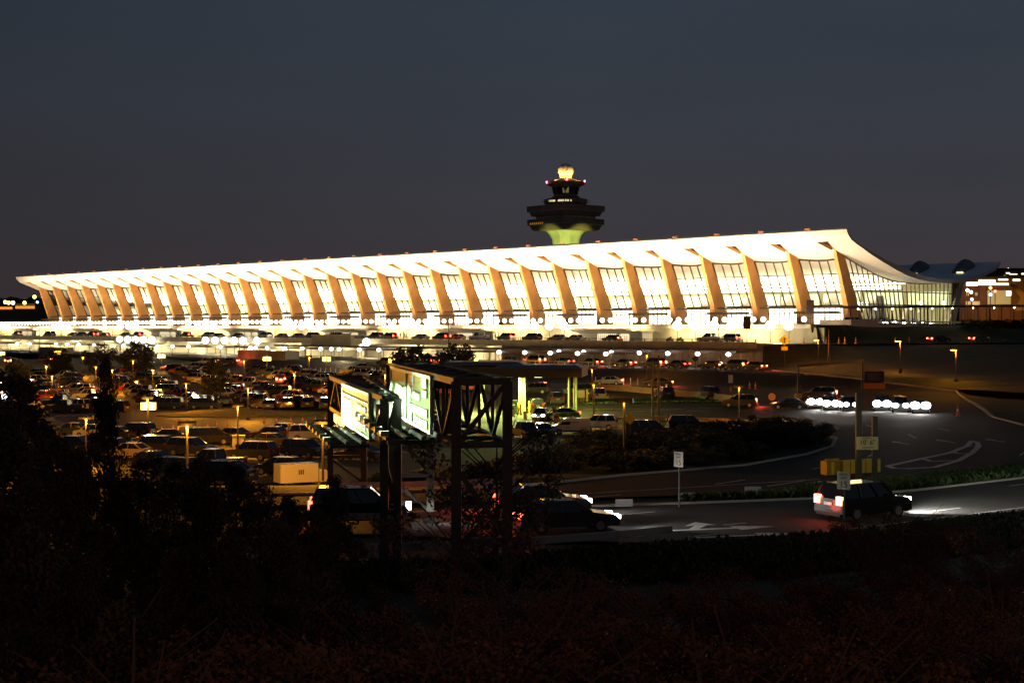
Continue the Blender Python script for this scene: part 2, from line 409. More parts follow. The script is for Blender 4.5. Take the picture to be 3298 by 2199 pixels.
isl2 = gp([(2590, 1568), (2640, 1557), (2740, 1556), (2830, 1556), (2800, 1572), (2700, 1578), (2600, 1578)])
mbi = MB(); mbi.rings([[(x, y, -.1) for x, y in isl2], [(x, y, .16) for x, y in isl2]]); o = build('kerb_island', mbi, M_kerb); o['kind'] = 'structure'

tufts('grass', gp([(700, 1840), (1500, 1815), (2100, 1762), (2730, 1722), (3298, 1655), (3298, 1760), (2600, 1850), (1500, 1900), (700, 1900)]), 7000, .4, M_grass, 5)
# slopes between the lower curve, the ramp and the terminal apron
def ruled(name, a, b, m, dz=0, n=26, sag=0):
    def res(P, n):
        P = [Vector(p) for p in P]; L = [0]
        for i in range(len(P) - 1): L.append(L[-1] + (P[i + 1] - P[i]).length)
        R_ = []
        for k in range(n):
            d = L[-1] * k / (n - 1); i = 0
            while i < len(P) - 2 and L[i + 1] < d: i += 1
            R_.append(P[i].lerp(P[i + 1], (d - L[i]) / (L[i + 1] - L[i])))
        return R_
    A = res(a, n); B = res(b, n); mb = MB(); K = 7; vs = []
    for p, q in zip(A, B):
        for k in range(K): 
            t = k / (K - 1); c = p.lerp(q, t); c.z += -sag * math.sin(math.pi * t) * 0 + (smooth(t) - t) * (q.z - p.z) * .6; vs.append(c)
    mb.add(vs, [(i * K + k, i * K + k + 1, (i + 1) * K + k + 1, (i + 1) * K + k) for i in range(n - 1) for k in range(K - 1)])
    o = build(name, mb, m, smooth=True); o['kind'] = 'structure'; return o
M_hill = mat('hill_grass', (.055, .042, .015), .95, noise=.45, nscale=.35, bump=.8, bscale=4)
curb = [W(18, -45, 2.1)] + [Vector((*G(u, v)[:2], G(u, v).z + .1)) for u, v in ((2600, 1201), (2782, 1220), (2950, 1241), (3080, 1255))] + [Vector((66, 196, .8)), Vector((75, 180, .5)), Vector((110, 165, .3)), Vector((200, 160, .3))]
RZ = 6.35
rin = [W(18, -44.6, RZ - .3), Vector((56, 266, RZ - .3)), Vector((66, 274, RZ - .3)), Vector((85, 287, RZ - .3)), Vector((115, 300, RZ - .3)), Vector((170, 312, RZ - .3)), Vector((280, 318, RZ - .3))]
ruled('hillside', curb, rin, M_hill)
rout = [W(16, -24.6, RZ), Vector((68, 286, RZ)), Vector((85, 300, RZ)), Vector((115, 314, RZ)), Vector((170, 327, RZ)), Vector((280, 334, RZ))]
ruled('ramp_road', [p + Vector((0, 0, .3)) for p in rin], rout, M_asph)
apr = [W(15, -24, 9.9), Vector((76, 301, 9.75)), Vector((92, 313, 9.6)), Vector((120, 327, 9.5)), Vector((170, 340, 9.4)), Vector((280, 348, 9.3))]
ruled('hillside', rout, apr, mat('bank_grass', (.05, .06, .02), .95, noise=.5, nscale=.4, bump=.8, bscale=4))
mb = MB(); mb.prism([tuple(W(14, -24)[:2])] + [tuple(p[:2]) for p in apr[1:]] + [(600, 370), (600, 1000), (-320, 1000), tuple(W(-470, 45)[:2]), tuple(W(14, 45)[:2])], 8.4, 9.3)
o = build('apron', mb, M_asph); o['kind'] = 'structure'

# ------------------------------------------------------------------ terminal
BAY = 12.192; NB = 31; XR, XL = 7.2, -NB * BAY - 7.2; FL = 10.15
term = thing('terminal_building', 'long floodlit airport terminal with upswept hammock roof and leaning columns', 'terminal', (O.x, O.y, 0), FROT)
def tpart(name, mb, mats, parent=None, smooth=False):
    return build(name, mb, mats, parent or term, smooth=smooth)
BOT = [(-1.9, 20.45), (-1.4, 19.4), (-.35, 18.5), (0, 18.25), (1.5, 17.6), (3.9, 16.75), (6.6, 15.75), (9.3, 14.85), (11.9, 14.0), (14.6, 13.2), (17.4, 12.4), (20.1, 11.7), (22.9, 11.15), (26, 10.68), (30, 10.33), (34.2, 10.15), (39.7, 10.15), (45.3, 10.43), (51, 11.2), (55.3, 12.3), (59.8, 13.5), (61.6, 14.6), (62.4, 15.4)]
TOP = [(-1.7, 20.75), (-1.15, 19.85), (-.2, 18.9), (.15, 18.6), (1.6, 18.0), (4.0, 17.15), (6.6, 16.5), (9.3, 15.62), (11.9, 14.9), (14.6, 14.22), (17.4, 13.57), (20.1, 12.97), (22.9, 12.36), (25.7, 11.9), (30.2, 11.32), (34.2, 11.12), (39.7, 11.17), (45.3, 11.52), (51, 12.17), (55.3, 13.05), (59.5, 14.3), (61.2, 15.0), (62.1, 15.75)]
def hb(t): return interp(BOT, t)
def roof():
    mb = MB(); xs = [(XR, 0)]
    for n in range(NB + 1):
        xs += [(-n * BAY, 1), (-n * BAY, -1)]
        if n < NB: xs.append((-n * BAY - BAY / 2, 0))
    xs.append((XL, 0)); nr = len(BOT)
    def wdt(t): return 1.3 if t <= 0 else max(.40, 1.3 - .23 * t)
    def X(i, k, t): x, s = xs[i]; return x + s * wdt(BOT[k][0])
    nx = len(xs); vs = []
    for k in range(nr):
        for i in range(nx):
            # the concrete deck sags a little between the column lines
            vs.append((X(i, k, 0), BOT[k][0], BOT[k][1] + EYE))
    nb = len(vs)
    for k in range(nr):
        for i in range(nx): vs.append((X(i, k, 0), TOP[k][0], TOP[k][1] + EYE))
    hole = lambda i, k: 3 <= k < 5 and xs[i][1] == 1
    fb, ft = [], []
    for k in range(nr - 1):
        for i in range(nx - 1):
            a = k * nx + i; q = (a, a + 1, a + nx + 1, a + nx)
            if hole(i, k):
                continue
            fb.append(q); ft.append(tuple(nb + j for j in q))
    edges = {}
    for q in fb:
        for a, b in zip(q, q[1:] + q[:1]):
            e = (min(a, b), max(a, b)); edges[e] = edges.get(e, 0) + 1
    side = [(a, b, nb + b, nb + a) for (a, b), c in edges.items() if c == 1]
    mb.add(vs, fb + side, 0); o = len(mb.v); mb.f += ft; mb.m += [1] * len(ft)
    return tpart('roof', mb, [M_soff, M_rooftop])
rf = roof()
for n in range(NB + 1):                                # little boxes along the roof edge
    if n < NB: 
        m1 = MB(); m1.box((-n * BAY - 2.6, -1.75, EYE + 20.9), (1.3, .5, .35)); tpart('edge_box', m1, M_ypaint if False else mat('edge_box_paint', (.55, .2, .1), .6), rf)
for n in range(4):                                     # hoods where the rear columns pass through the roof
    m1 = MB(); x0 = -n * BAY; rs = []
    for k in range(9):
        a = k / 8; y = 54.5 + 6.0 * a; z0 = interp(TOP, y) + EYE - .3; hh = 2.9 * math.sin(math.pi * (.12 + .70 * a)) ** .8; ww = 1.35 + .3 * a
        rs.append([(x0 + ww * math.cos(math.pi * j / 8), y, z0 + hh * math.sin(math.pi * j / 8)) for j in range(9)])
    m1.rings(rs); hd_ = tpart('roof_hood', m1, mat('hood_paint', (.16, .17, .18), .5), rf, smooth=True); m1 = MB(); m1.box((x0 + .9, 54.6, interp(TOP, 54.5) + EYE + .25), (1.5, .5, .35)); tpart('hood_window', m1, mat('hood_lit', (1, 1, .6), .4, emit=(1, .95, .5), es=1.2), hd_)
def column_mesh():
    mb = MB(); rs = []
    # z, y front, y back, half width front, half width back
    for z, yf, yb, wf, wb in ((17.3, 4.2, 4.7, .36, .36), (16.9, 4.25, 5.6, .36, .38), (16.3, 4.4, 6.9, .38, .42), (14.7, 4.9, 7.8, .42, .46), (11.9, 5.95, 9.2, .46, .52), (9.4, 6.8, 10.4, .5, .58), (6.2, 7.9, 11.8, .6, .7), (4.4, 8.5, 12.3, .7, .88), (2.6, 8.8, 12.9, .82, 1.1), (.6, 9.0, 14.0, 1.0, 1.5)):
        z += EYE; rs.append([(-wf, yf, z), (wf, yf, z), (wb, yb, z), (-wb, yb, z)])
    mb.rings(rs)
    for s in (-1, 1):                                  # the two thin lips beside the roof opening
        mb.rings([[(s * 1.36, -.1, EYE + 18.1), (s * 1.28, -.1, EYE + 18.1), (s * 1.28, -.1, EYE + 18.8), (s * 1.36, -.1, EYE + 18.8)],
                  [(s * .46, 3.9, EYE + 16.55), (s * .38, 3.9, EYE + 16.55), (s * .38, 3.9, EYE + 17.25), (s * .46, 3.9, EYE + 17.25)]])
    return mb.mesh('column', M_col)
cm = column_mesh()
rm = MB()
rm.rings([[(-.6, 50, FL), (.6, 50, FL), (.6, 53, FL), (-.6, 53, FL)], [(-.45, 54.5, EYE + 9), (.45, 54.5, EYE + 9), (.45, 56.5, EYE + 9), (-.45, 56.5, EYE + 9)], [(-.4, 56.8, EYE + 12.6), (.4, 56.8, EYE + 12.6), (.4, 58.5, EYE + 13.2), (-.4, 58.5, EYE + 13.2)]])
rm = rm.mesh('rear_column', M_conc)
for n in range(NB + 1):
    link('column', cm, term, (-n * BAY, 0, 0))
    if n < 8: link('rear_column', rm, term, (-n * BAY, 0, 0))
# glass bays: leaning curtain walls, bowed inwards, under the sagging roof line
def gy(z, x): return 7.3 + (16.2 - z) * .475 + 1.0 * math.sin(math.pi * (x / BAY))     # z above the eye
def top_z(x):
    z = 16.0
    for _ in range(12): z = hb(gy(z, x))
    return z - .28
NX = 5
def bay_glass():
    g = MB(); fr = MB(); zs = [5.0, 8.1, 11.8]; x0, x1 = .42, BAY - .42; cols = []
    for i in range(NX + 1):
        x = x0 + (x1 - x0) * i / NX; zt = top_z(x); cols.append([(-x, gy(z, x), z + EYE) for z in zs + [zt]])
    for a, b in zip(cols, cols[1:]):
        for k in range(3): g.add([a[k], b[k], b[k + 1], a[k + 1]], [(0, 1, 2, 3)])
    for i, c in enumerate(cols):
        fr.bar(c[0], c[3], .17 if 0 < i < NX else .3, .3)
    for k, wd in ((0, .3), (1, .14), (2, .14), (3, .3)):
        for a, b in zip(cols, cols[1:]): fr.bar(a[k], b[k], wd, .2 if k < 3 else .34)
    return g.mesh('window', M_glass), fr.mesh('window_frame', M_mull), cols
gm, fm, cols = bay_glass()
for n in range(NB):
    wd = link('window', gm, term, (-n * BAY, 0, 0)); link('window_frame', fm, wd)
# end wall on the right with its slanting mullions
g = MB(); fr = MB(); N = 24; E_ = []
for i in range(N + 1):
    a = i / N; t0 = 12.3 + (53.2 - 12.3) * a; lean = -.47 * (1 - a) ** 1.3 + .10 * a
    def pt(z): return (.35, t0 + lean * (z - 4.5), z + EYE)
    zt = 14.0
    for _ in range(14): zt = hb(t0 + lean * (zt - 4.5))
    E_.append([pt(.9), pt(5.2), pt(8.1), pt(min(11.8, zt)), pt(zt - .05)])
for a, b in zip(E_, E_[1:]):
    for k in range(4): g.add([a[k], b[k], b[k + 1], a[k + 1]], [(0, 1, 2, 3)])
for i, c in enumerate(E_): fr.bar(c[0], c[4], .16, .25)
for k, wd in ((0, .2), (1, .22), (2, .14), (3, .12), (4, .42)):
    for a, b in zip(E_, E_[1:]):
        if k == 3 and (abs(a[3][2] - a[4][2]) < .3): continue
        fr.bar(a[k], b[k], wd, .2)
ew = tpart('end_window', g, M_glass); tpart('window_frame', fr, M_mull, ew)
# far end wall, floor, rear wall, counters, light cove
mb = MB(); mb.bb(XL + 6.5, 6, 8, 56, 9.4, FL); tpart('floor', mb, M_floor)
mb = MB(); mb.bb(-NB * BAY, 0, 52.5, 52.8, FL, EYE + 11.2); tpart('rear_wall', mb, mat('rear_wall_panel', (.34, .34, .20), .6, noise=.3, nscale=.3))
mb = MB()
for n in range(NB): mb.bb(-n * BAY - 11.5, -n * BAY - .7, 52.3, 52.45, FL + 4.2, FL + 7.8)
tpart('rear_window', mb, mat('rear_glass_lit', (.5, .6, .4), .3, emit=(.8, .95, .6), es=.5))
mb = MB(); rs = []
for z in (.9, 5, 9, 13, 16.2): rs.append([(-NB * BAY - .2, gy(z, 0), z + EYE), (-NB * BAY, gy(z, 0), z + EYE), (-NB * BAY, 54, min(z, 9) + EYE), (-NB * BAY - .2, 54, min(z, 9) + EYE)])
mb.rings(rs[:3]); tpart('end_wall', mb, M_white)
mb = MB(); mb.bb(-NB * BAY + 40, -2.5, 34.0, 34.4, EYE + 8.9, EYE + 9.7); tpart('light_cove', mb, mat('cove_lamp', (1, 1, 1), .5, emit=(1, .95, .76), es=3))
for n in range(NB - 1):                                 # tapering white fins of the counter blocks
    m1 = MB(); x = -n * BAY - 3
    m1.rings([[(x - 3.6, 26, FL), (x - .6, 26, FL), (x - .6, 31, FL), (x - 3.6, 31, FL)], [(x - 2.9, 27, FL + 6.5), (x - 1.3, 27, FL + 6.5), (x - 1.3, 30, FL + 6.5), (x - 2.9, 30, FL + 6.5)]])
    m1.bb(x - 7.6, x - 4.2, 25, 27, FL, FL + 1.2); tpart('ticket_counter', m1, M_white)
# lower door band with canopy and lit doors in every bay
canopy_b = MB(); canopy_b.bb(-BAY + 1.4, -1.4, 8.6, 13.2, EYE + 4.35, EYE + 4.75)
canopy_b.bb(-BAY + 1.2, -1.2, 12.4, 13.2, EYE + 4.76, EYE + 5.0)
doors = MB(); doors.bb(-BAY + 1.1, -1.1, 12.6, 12.75, FL, EYE + 4.34)
drf = MB()
for i in range(8):
    x = -BAY + 1.1 + (BAY - 2.2) * i / 7; drf.bb(x - .06, x + .06, 12.45, 12.6, FL, EYE + 4.34)
drf.bb(-BAY + 1.1, -1.1, 12.44, 12.58, EYE + 3.2, EYE + 3.35)
vest = MB()
for i in range(9):
    x = -BAY + 1.6 + (BAY - 3.2) * i / 8; vest.bb(x - .05, x + .05, 4.9, 5.0, FL, EYE + 3.1)
vest.bb(-BAY + 1.4, -1.4, 4.6, 8.4, EYE + 3.1, EYE + 3.6); vest.bb(-BAY + 1.4, -1.4, 4.86, 4.94, EYE + 2.1, EYE + 2.2)
M_doorglow = mat('lit_door_glass', (.9, .85, .7), .4, emit=(1, .92, .72), es=2.2)
me_c, me_d, me_f, me_v = canopy_b.mesh('canopy', M_mull), doors.mesh('door', M_doorglow), drf.mesh('door_frame', M_dark), vest.mesh('vestibule', M_mull)
for n in range(NB):
    link('canopy', me_c, term, (-n * BAY, 0, 0)); d = link('door', me_d, term, (-n * BAY, 0, 0)); link('door_frame', me_f, d)
    if n % 2 == 0: link('vestibule', me_v, term, (-n * BAY, 0, 0))
# lights of the terminal (interior and soffit floodlights)
WARM = (1, .74, .46)
def fl(n, typ, loc, p, col, **k):
    o = light(n, typ, loc, p, col, term, **k); return o
for i in range(6):
    xc = -30 - i * 58
    q_ = .3 if i == 0 else 1.0
    o = fl('interior_light', 'AREA', (xc, 22, FL + 6.7), 60000 * q_, (1, .83, .50), size=54, sy=1.0); o.rotation_euler = (R(180 - 25), 0, 0)
    o = fl('interior_light', 'AREA', (xc, 34.2, EYE + 9.8), 130000 * q_, (1, .84, .52), size=56, sy=1.0); o.rotation_euler = (R(180), 0, 0)
    o = fl('interior_light', 'AREA', (xc, 40, EYE + 9.6), 50000 * q_, (1, .84, .50), size=56, sy=2.0)
for n in range(0, NB + 1):
    k = 1.0 if n < 28 else .75
    if n == 0: k = .4
    o = fl('soffit_floodlight', 'SPOT', (-n * BAY + BAY / 2 * .98 if n else 3.5, -12, FL + .6), 33000 * k, WARM, size=.6, spot=R(100), blend=.6)
    aim(o, (-n * BAY + BAY / 2 if n else 3, 2.5, EYE + 17.5))

# ------------------------------------------------------------------ decks and roads in front of the terminal
MID, LOW = 6.4, 2.0
mb = MB(); mb.bb(-470, 14, -24, 14, 9.35, 9.95); mb.bb(-470, 14, -24.35, -24, 9.2, 10.0); framed('departures_deck', mb, M_conc)
mb = MB(); mb.bb(-470, 12, -22, 6, 9.954, 9.96); framed('departures_road', mb, M_asph)
mb = MB(); mb.bb(-470, 16.5, -23.4, -23.0, 3, 9.34); framed('retaining_wall', mb, mat('stained_concrete', (.42, .38, .27), .85, noise=.45, nscale=.25, bump=.3), 'thing')
tag(sc.objects['retaining_wall'], 'stained pale concrete wall below the departures deck behind the arrivals road', 'wall')
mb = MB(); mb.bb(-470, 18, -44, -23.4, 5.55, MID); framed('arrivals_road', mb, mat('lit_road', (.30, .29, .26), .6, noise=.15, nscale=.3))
mb = MB(); mb.bb(-470, 16, -44.5, -44.0, 5.5, 6.75); framed('deck_edge_beam', mb, mat('beam_concrete', (.6, .54, .38), .8, noise=.3, nscale=.4))
mb = MB()
for i in range(160):
    x = 16 - i * 3.0; mb.bb(x - .06, x + .06, -44.35, -44.2, 6.75, 7.2)
mb.bb(-470, 16, -44.33, -44.22, 7.15, 7.25); mb.bb(-470, 16, -44.33, -44.22, 6.93, 6.99)
o = framed('railing', mb, M_dark, 'thing'); tag(o, 'dark metal railing along the outer edge of the arrivals road', 'railing')
mb = MB(); mb.bb(-470, 18, -66.5, -30, 1.4, LOW); framed('lower_road', mb, mat('lower_road_asphalt', (.10, .095, .085), .6, noise=.3, nscale=.3))
# wall under the arrivals road: fluted pale concrete on the right, pale bays on the left
mb = MB()
for i in range(46):
    x = 18 - i * 1.55; mb.bb(x - 1.45, x, -43.4, -43.2, LOW - .5, 5.5)
mb.bb(-53, 18, -43.2, -42.6, LOW - .5, 5.5)
o = framed('retaining_wall', mb, mat('fluted_concrete', (.48, .42, .28), .85, noise=.4, nscale=.3), 'thing'); tag(o, 'fluted yellowish concrete wall behind the right end of the taxi queue', 'wall')
mb = MB(); mb.bb(-470, -53, -34, -33.6, LOW - .5, 5.5); o = framed('retaining_wall', mb, M_white, 'thing'); tag(o, 'long bright white wall at the back of the lower roadway', 'wall')
rnd = random.Random(5)
for i in range(16):                                     # concrete piers with flared heads
    x = -60 - i * 24.4; m1 = MB()
    m1.rings([[(x - 1, -41, LOW), (x + 1, -41, LOW), (x + 1, -39, LOW), (x - 1, -39, LOW)], [(x - 1, -41, 4.2), (x + 1, -41, 4.2), (x + 1, -39, 4.2), (x - 1, -39, 4.2)], [(x - 4, -42.6, 5.5), (x + 4, -42.6, 5.5), (x + 4, -38, 5.5), (x - 4, -38, 5.5)]])
    o = framed('bridge_pier', m1, M_white, 'thing'); tag(o, 'white concrete pier with flared head holding up the arrivals road', 'pier', 'piers under the arrivals road')
# white arrivals pavilions under the departures deck
PAV = [1970, 1512, 1120, 804, 545, 298, 90]
def arch_ring(x0, x1, z0, z1, r, y, n=5):
    P = []
    for cx_, cz_, a0 in ((x1 - r, z1 - r, 0), (x0 + r, z1 - r, 90), (x0 + r, z0 + r * .3, 180), (x1 - r, z0 + r * .3, 270)):
        rr = r if a0 < 180 else r * .3
        if a0 >= 180: cx_ = x0 + rr if a0 == 180 else x1 - rr
        for k in range(n): a = R(a0 + 90 * k / (n - 1)); P.append((cx_ + rr * math.cos(a), y, cz_ + rr * math.sin(a)))
    return P
names = ['beside the right end of the long deck', 'second from the right below the deck', 'behind the amber cars, third from the right', 'middle one of the row below the deck', 'third from the left below the deck', 'second from the left below the deck', 'at the far left below the deck']
for i, u in enumerate(PAV):
    xc = x_at(u, -25); t = thing('entrance_pavilion', 'white rounded entrance pavilion ' + names[i], 'pavilion', W(xc, 0, 0), FROT, 'entrance pavilions under the departures deck')
    m1 = MB(); m1.rings([[(-8, -26.8, MID), (10.5, -26.8, MID), (10.5, -23.5, MID), (-8, -23.5, MID)], [(-8, -26.8, 8.0), (10.5, -26.8, 8.0), (10.5, -23.5, 8.0), (-8, -23.5, 8.0)], [(-10.2, -27.6, 8.7), (11, -27.6, 8.7), (11, -23.5, 8.7), (-10.2, -23.5, 8.7)]])
    build('body', m1, M_white, t)
    m1 = MB(); m1.bb(-11.5, 7, -28, -23.5, 8.72, 9.15); build('roof_slab', m1, M_white, t)
    for a, b in ((-2.6, 3.4), (4.0, 6.8)):
        m1 = MB(); ring = arch_ring(a, b, MID + .15, MID + 1.7, .5, -26.85); m1.add(ring, [tuple(range(len(ring)))])
        d = build('doorway', m1, mat('doorway_lit', (.7, .6, .4), .5, emit=(1, .82, .5), es=1.3), t)
        m1 = MB()
        for k in range(int((b - a) / .6)): m1.bb(a + .4 + k * .6 - .04, a + .4 + k * .6 + .04, -26.95, -26.88, MID + .1, MID + 1.7)
        m1.bb(a, b, -26.97, -26.9, MID + 1.0, MID + 1.08); build('door_frame', m1, M_dark, d)
# underdeck lighting (the lamps of the decks)
def fr_light(typ, x, y, z, p, col, **k):
    o = light('deck_lamp_light', typ, W(x, y, z), p, col, None, **k); return o
for i in range(13):
    o = fr_light('AREA', -8 - i * 33, -25.8, 9.25, 3600, (1, .76, .34), size=26, sy=1); o.rotation_euler = (R(38), 0, FROT)
    o = fr_light('AREA', -45 - i * 33, -42, 5.35, 6500 if i else 3000, (1, .78, .38), size=28, sy=1.2); o.rotation_euler = (R(15), 0, FROT)
# globe lamps on posts along the departures deck
gm_ = MB(); gm_.cyl((0, 0, 0), (0, 0, .7), .05, mi=0); gm_.cyl((0, 0, .55), (0, 0, .62), .14, mi=0); gm_.ball((0, 0, 1.05), .54, 12, 8, mi=1)  # globe drawn oversize, its glare built into the ball
gme = gm_.mesh('globe_lamp', [M_dark, M_globe], True)
for i in range(-5, 167):
    o = link('globe_lamp', gme, None, W(-i * BAY / 5, -23.9, 9.95), FROT)
    tag(o, 'round white globe lamp in the even row along the edge of the departures deck', 'lamp', 'globe lamps along the departures deck')
for i in range(34): fr_light('POINT', 8 - i * BAY, -25.4, 11.4, 260, (1, .70, .34), size=.5)
# bright floodlights on poles, in clusters of four
fp = MB(); fp.cyl((0, 0, 0), (0, 0, 3.3), .07, mi=0); fp.ngon((0, 0), [(.15, 3.25), (.75, 3.3), (.75, 3.4), (.3, 4.3)], 12, mi=0)
fp.ball((0, -.1, 3.55), .95, 14, 9, mi=1)  # ball far larger than the lens, shaped to include the glare
fpm = fp.mesh('flood_lamp', [M_pole, M_flood], True)
CL = [('in the cluster at the right end of the deck', (2482, 2541)), ('in the second cluster from the right end of the deck', (2182, 2240, 2300, 2357)), ('in the cluster right of the control tower', (1677, 1723, 1770, 1817)),
      ('in the cluster left of the control tower', (1264, 1299, 1342, 1380)), ('in the cluster above the sign gantry', (922, 945, 972, 1000, 1030)), ('in the cluster above the grey block', (638, 664, 689)), ('in the cluster near the leftmost round tree', (389, 414, 436)), ('in the cluster under the first columns', (176, 198, 219)), ('in the leftmost cluster of the deck', (4, 22))]
for nm, us in CL:
    for u in us:
        x = x_at(u, -28.5); o = link('flood_lamp', fpm, None, W(x, -28.5, MID - .15), FROT); tag(o, 'large glaring white flood lamp ' + nm, 'lamp', 'flood lamps on the arrivals road')
    fr_light('POINT', x_at(us[len(us) // 2], -28.5), -32, 8.6, 2600, (1, .77, .38), size=.8)
for nm, us in (('over the round tree below the deck', (391, 417, 442, 468, 495)), ('above the grey concrete block', (668, 699, 730, 760, 789)), ('beside the lit canopy', (834,)), ('alone above the shelter roof', (1187,))):
    for u in us:
        x = x_at(u, -46); o = link('flood_lamp', fpm, None, W(x, -46.5, LOW + .35), FROT); tag(o, 'glaring white flood lamp on the lower roadway ' + nm, 'lamp', 'flood lamps on the lower roadway')
    fr_light('POINT', x_at(us[len(us) // 2], -46), -46.4, 4.9, 650, (1, .78, .42), size=.8)
# shelters on the lower roadway
def shelter(x0, x1, y0, y1, z, label, step=7.5):
    t = thing('shelter', label, 'shelter', (O.x, O.y, 0), FROT)
    m1 = MB(); m1.bb(x0, x1, y0, y1, z, z + .22); m1.bb(x0, x1, y0 - .08, y0, z - .15, z + .3)
    build('roof_slab', m1, mat('shelter_roof', (.10, .09, .08), .6), t)
    x = x1 - .5
    while x > x0:
        m1 = MB(); m1.cyl((x, (y0 + y1) / 2, LOW), (x, (y0 + y1) / 2, z), .09); m1.bar((x, y0 + .2, z - .1), (x, y1 - .2, z - .1), .12); build('post', m1, M_steel, t); x -= step
shelter(-130, x_at(2388, -49), -50.5, -46.5, 4.85, 'long flat shelter roof against the fluted wall behind the taxi queue')
shelter(-470, x_at(2030, -62), -63.5, -60, 4.55, 'very long flat shelter roof in front of the white lower wall', 9)
sm = MB(); sm.cyl((0, 0, 0), (0, 0, 2.3), .05, mi=0); sm.ball((0, 0, 2.55), .46, 12, 8, mi=1, sz=.8)
smm = sm.mesh('globe_lamp', [M_pole, M_flood], True)
for u in (1880, 1969, 2059, 2151, 2247, 2346, 1800):
    o = link('globe_lamp', smm, None, W(x_at(u, -51.5), -51.5, LOW), FROT); tag(o, 'white globe lamp below the shelter roof at the fluted wall', 'lamp', 'globe lamps behind the taxi queue')
    fr_light('POINT', x_at(u, -51.5), -52.3, 4.5, 130, (1, .88, .62), size=.3)
for u in (1607, 1690, 1772, 1860, 1951, 1220, 1157, 1092, 1067, 1033, 973, 916, 860, 823, 807, 710, 607, 555, 508, 471, 397, 304, 253, 216, 180, 95, 55):
    o = link('globe_lamp', smm, None, W(x_at(u, -64.2), -64.2, LOW), FROT); tag(o, 'white globe lamp in front of the long lower shelter', 'lamp', 'globe lamps along the lower shelter')
for i in range(13): fr_light('POINT', -55 - i * 27, -65.0, 5.0, 1500, (1, .78, .40), size=.3)
# white railing and dark railing by the lower road
mb = MB(); x = x_at(1560, -66)
while x < x_at(2010, -66):
    mb.bb(x - .05, x + .05, -66.3, -66.2, LOW, LOW + 2.2 if int(x) % 3 == 0 else LOW + 1.1); x += 2.6
mb.bb(x_at(1560, -66), x_at(2010, -66), -66.28, -66.22, LOW + .95, LOW + 1.05); mb.bb(x_at(1560, -66), x_at(2010, -66), -66.28, -66.22, LOW + .4, LOW + .48)
o = framed('railing', mb, mat('white_rail', (.7, .7, .66), .5), 'thing'); tag(o, 'white pedestrian railing in front of the lower shelter', 'railing')
mb = MB(); x = x_at(2010, -66.5)
while x < 17: mb.bb(x - .05, x + .05, -66.6, -66.5, 1.6, LOW + 1.1); x += 2.4
mb.bb(x_at(2010, -66.5), 17, -66.58, -66.52, LOW + 1.0, LOW + 1.1); mb.bb(x_at(2010, -66.5), 17, -66.58, -66.52, LOW + .3, LOW + .36)
o = framed('railing', mb, M_dark, 'thing'); tag(o, 'dark railing below the taxi queue on top of the bank', 'railing')
# right-hand parapet, low wall and grass bank lip at the deck's end
mb = MB(); mb.bb(14.2, 21, -21.5, -21, 9.9, 10.9); mb.bb(21.01, 21.3, -21.5, -12, 9.9, 10.95); o = framed('low_wall', mb, M_conc, 'thing'); tag(o, 'low pale concrete parapet at the right end of the departures deck', 'wall')

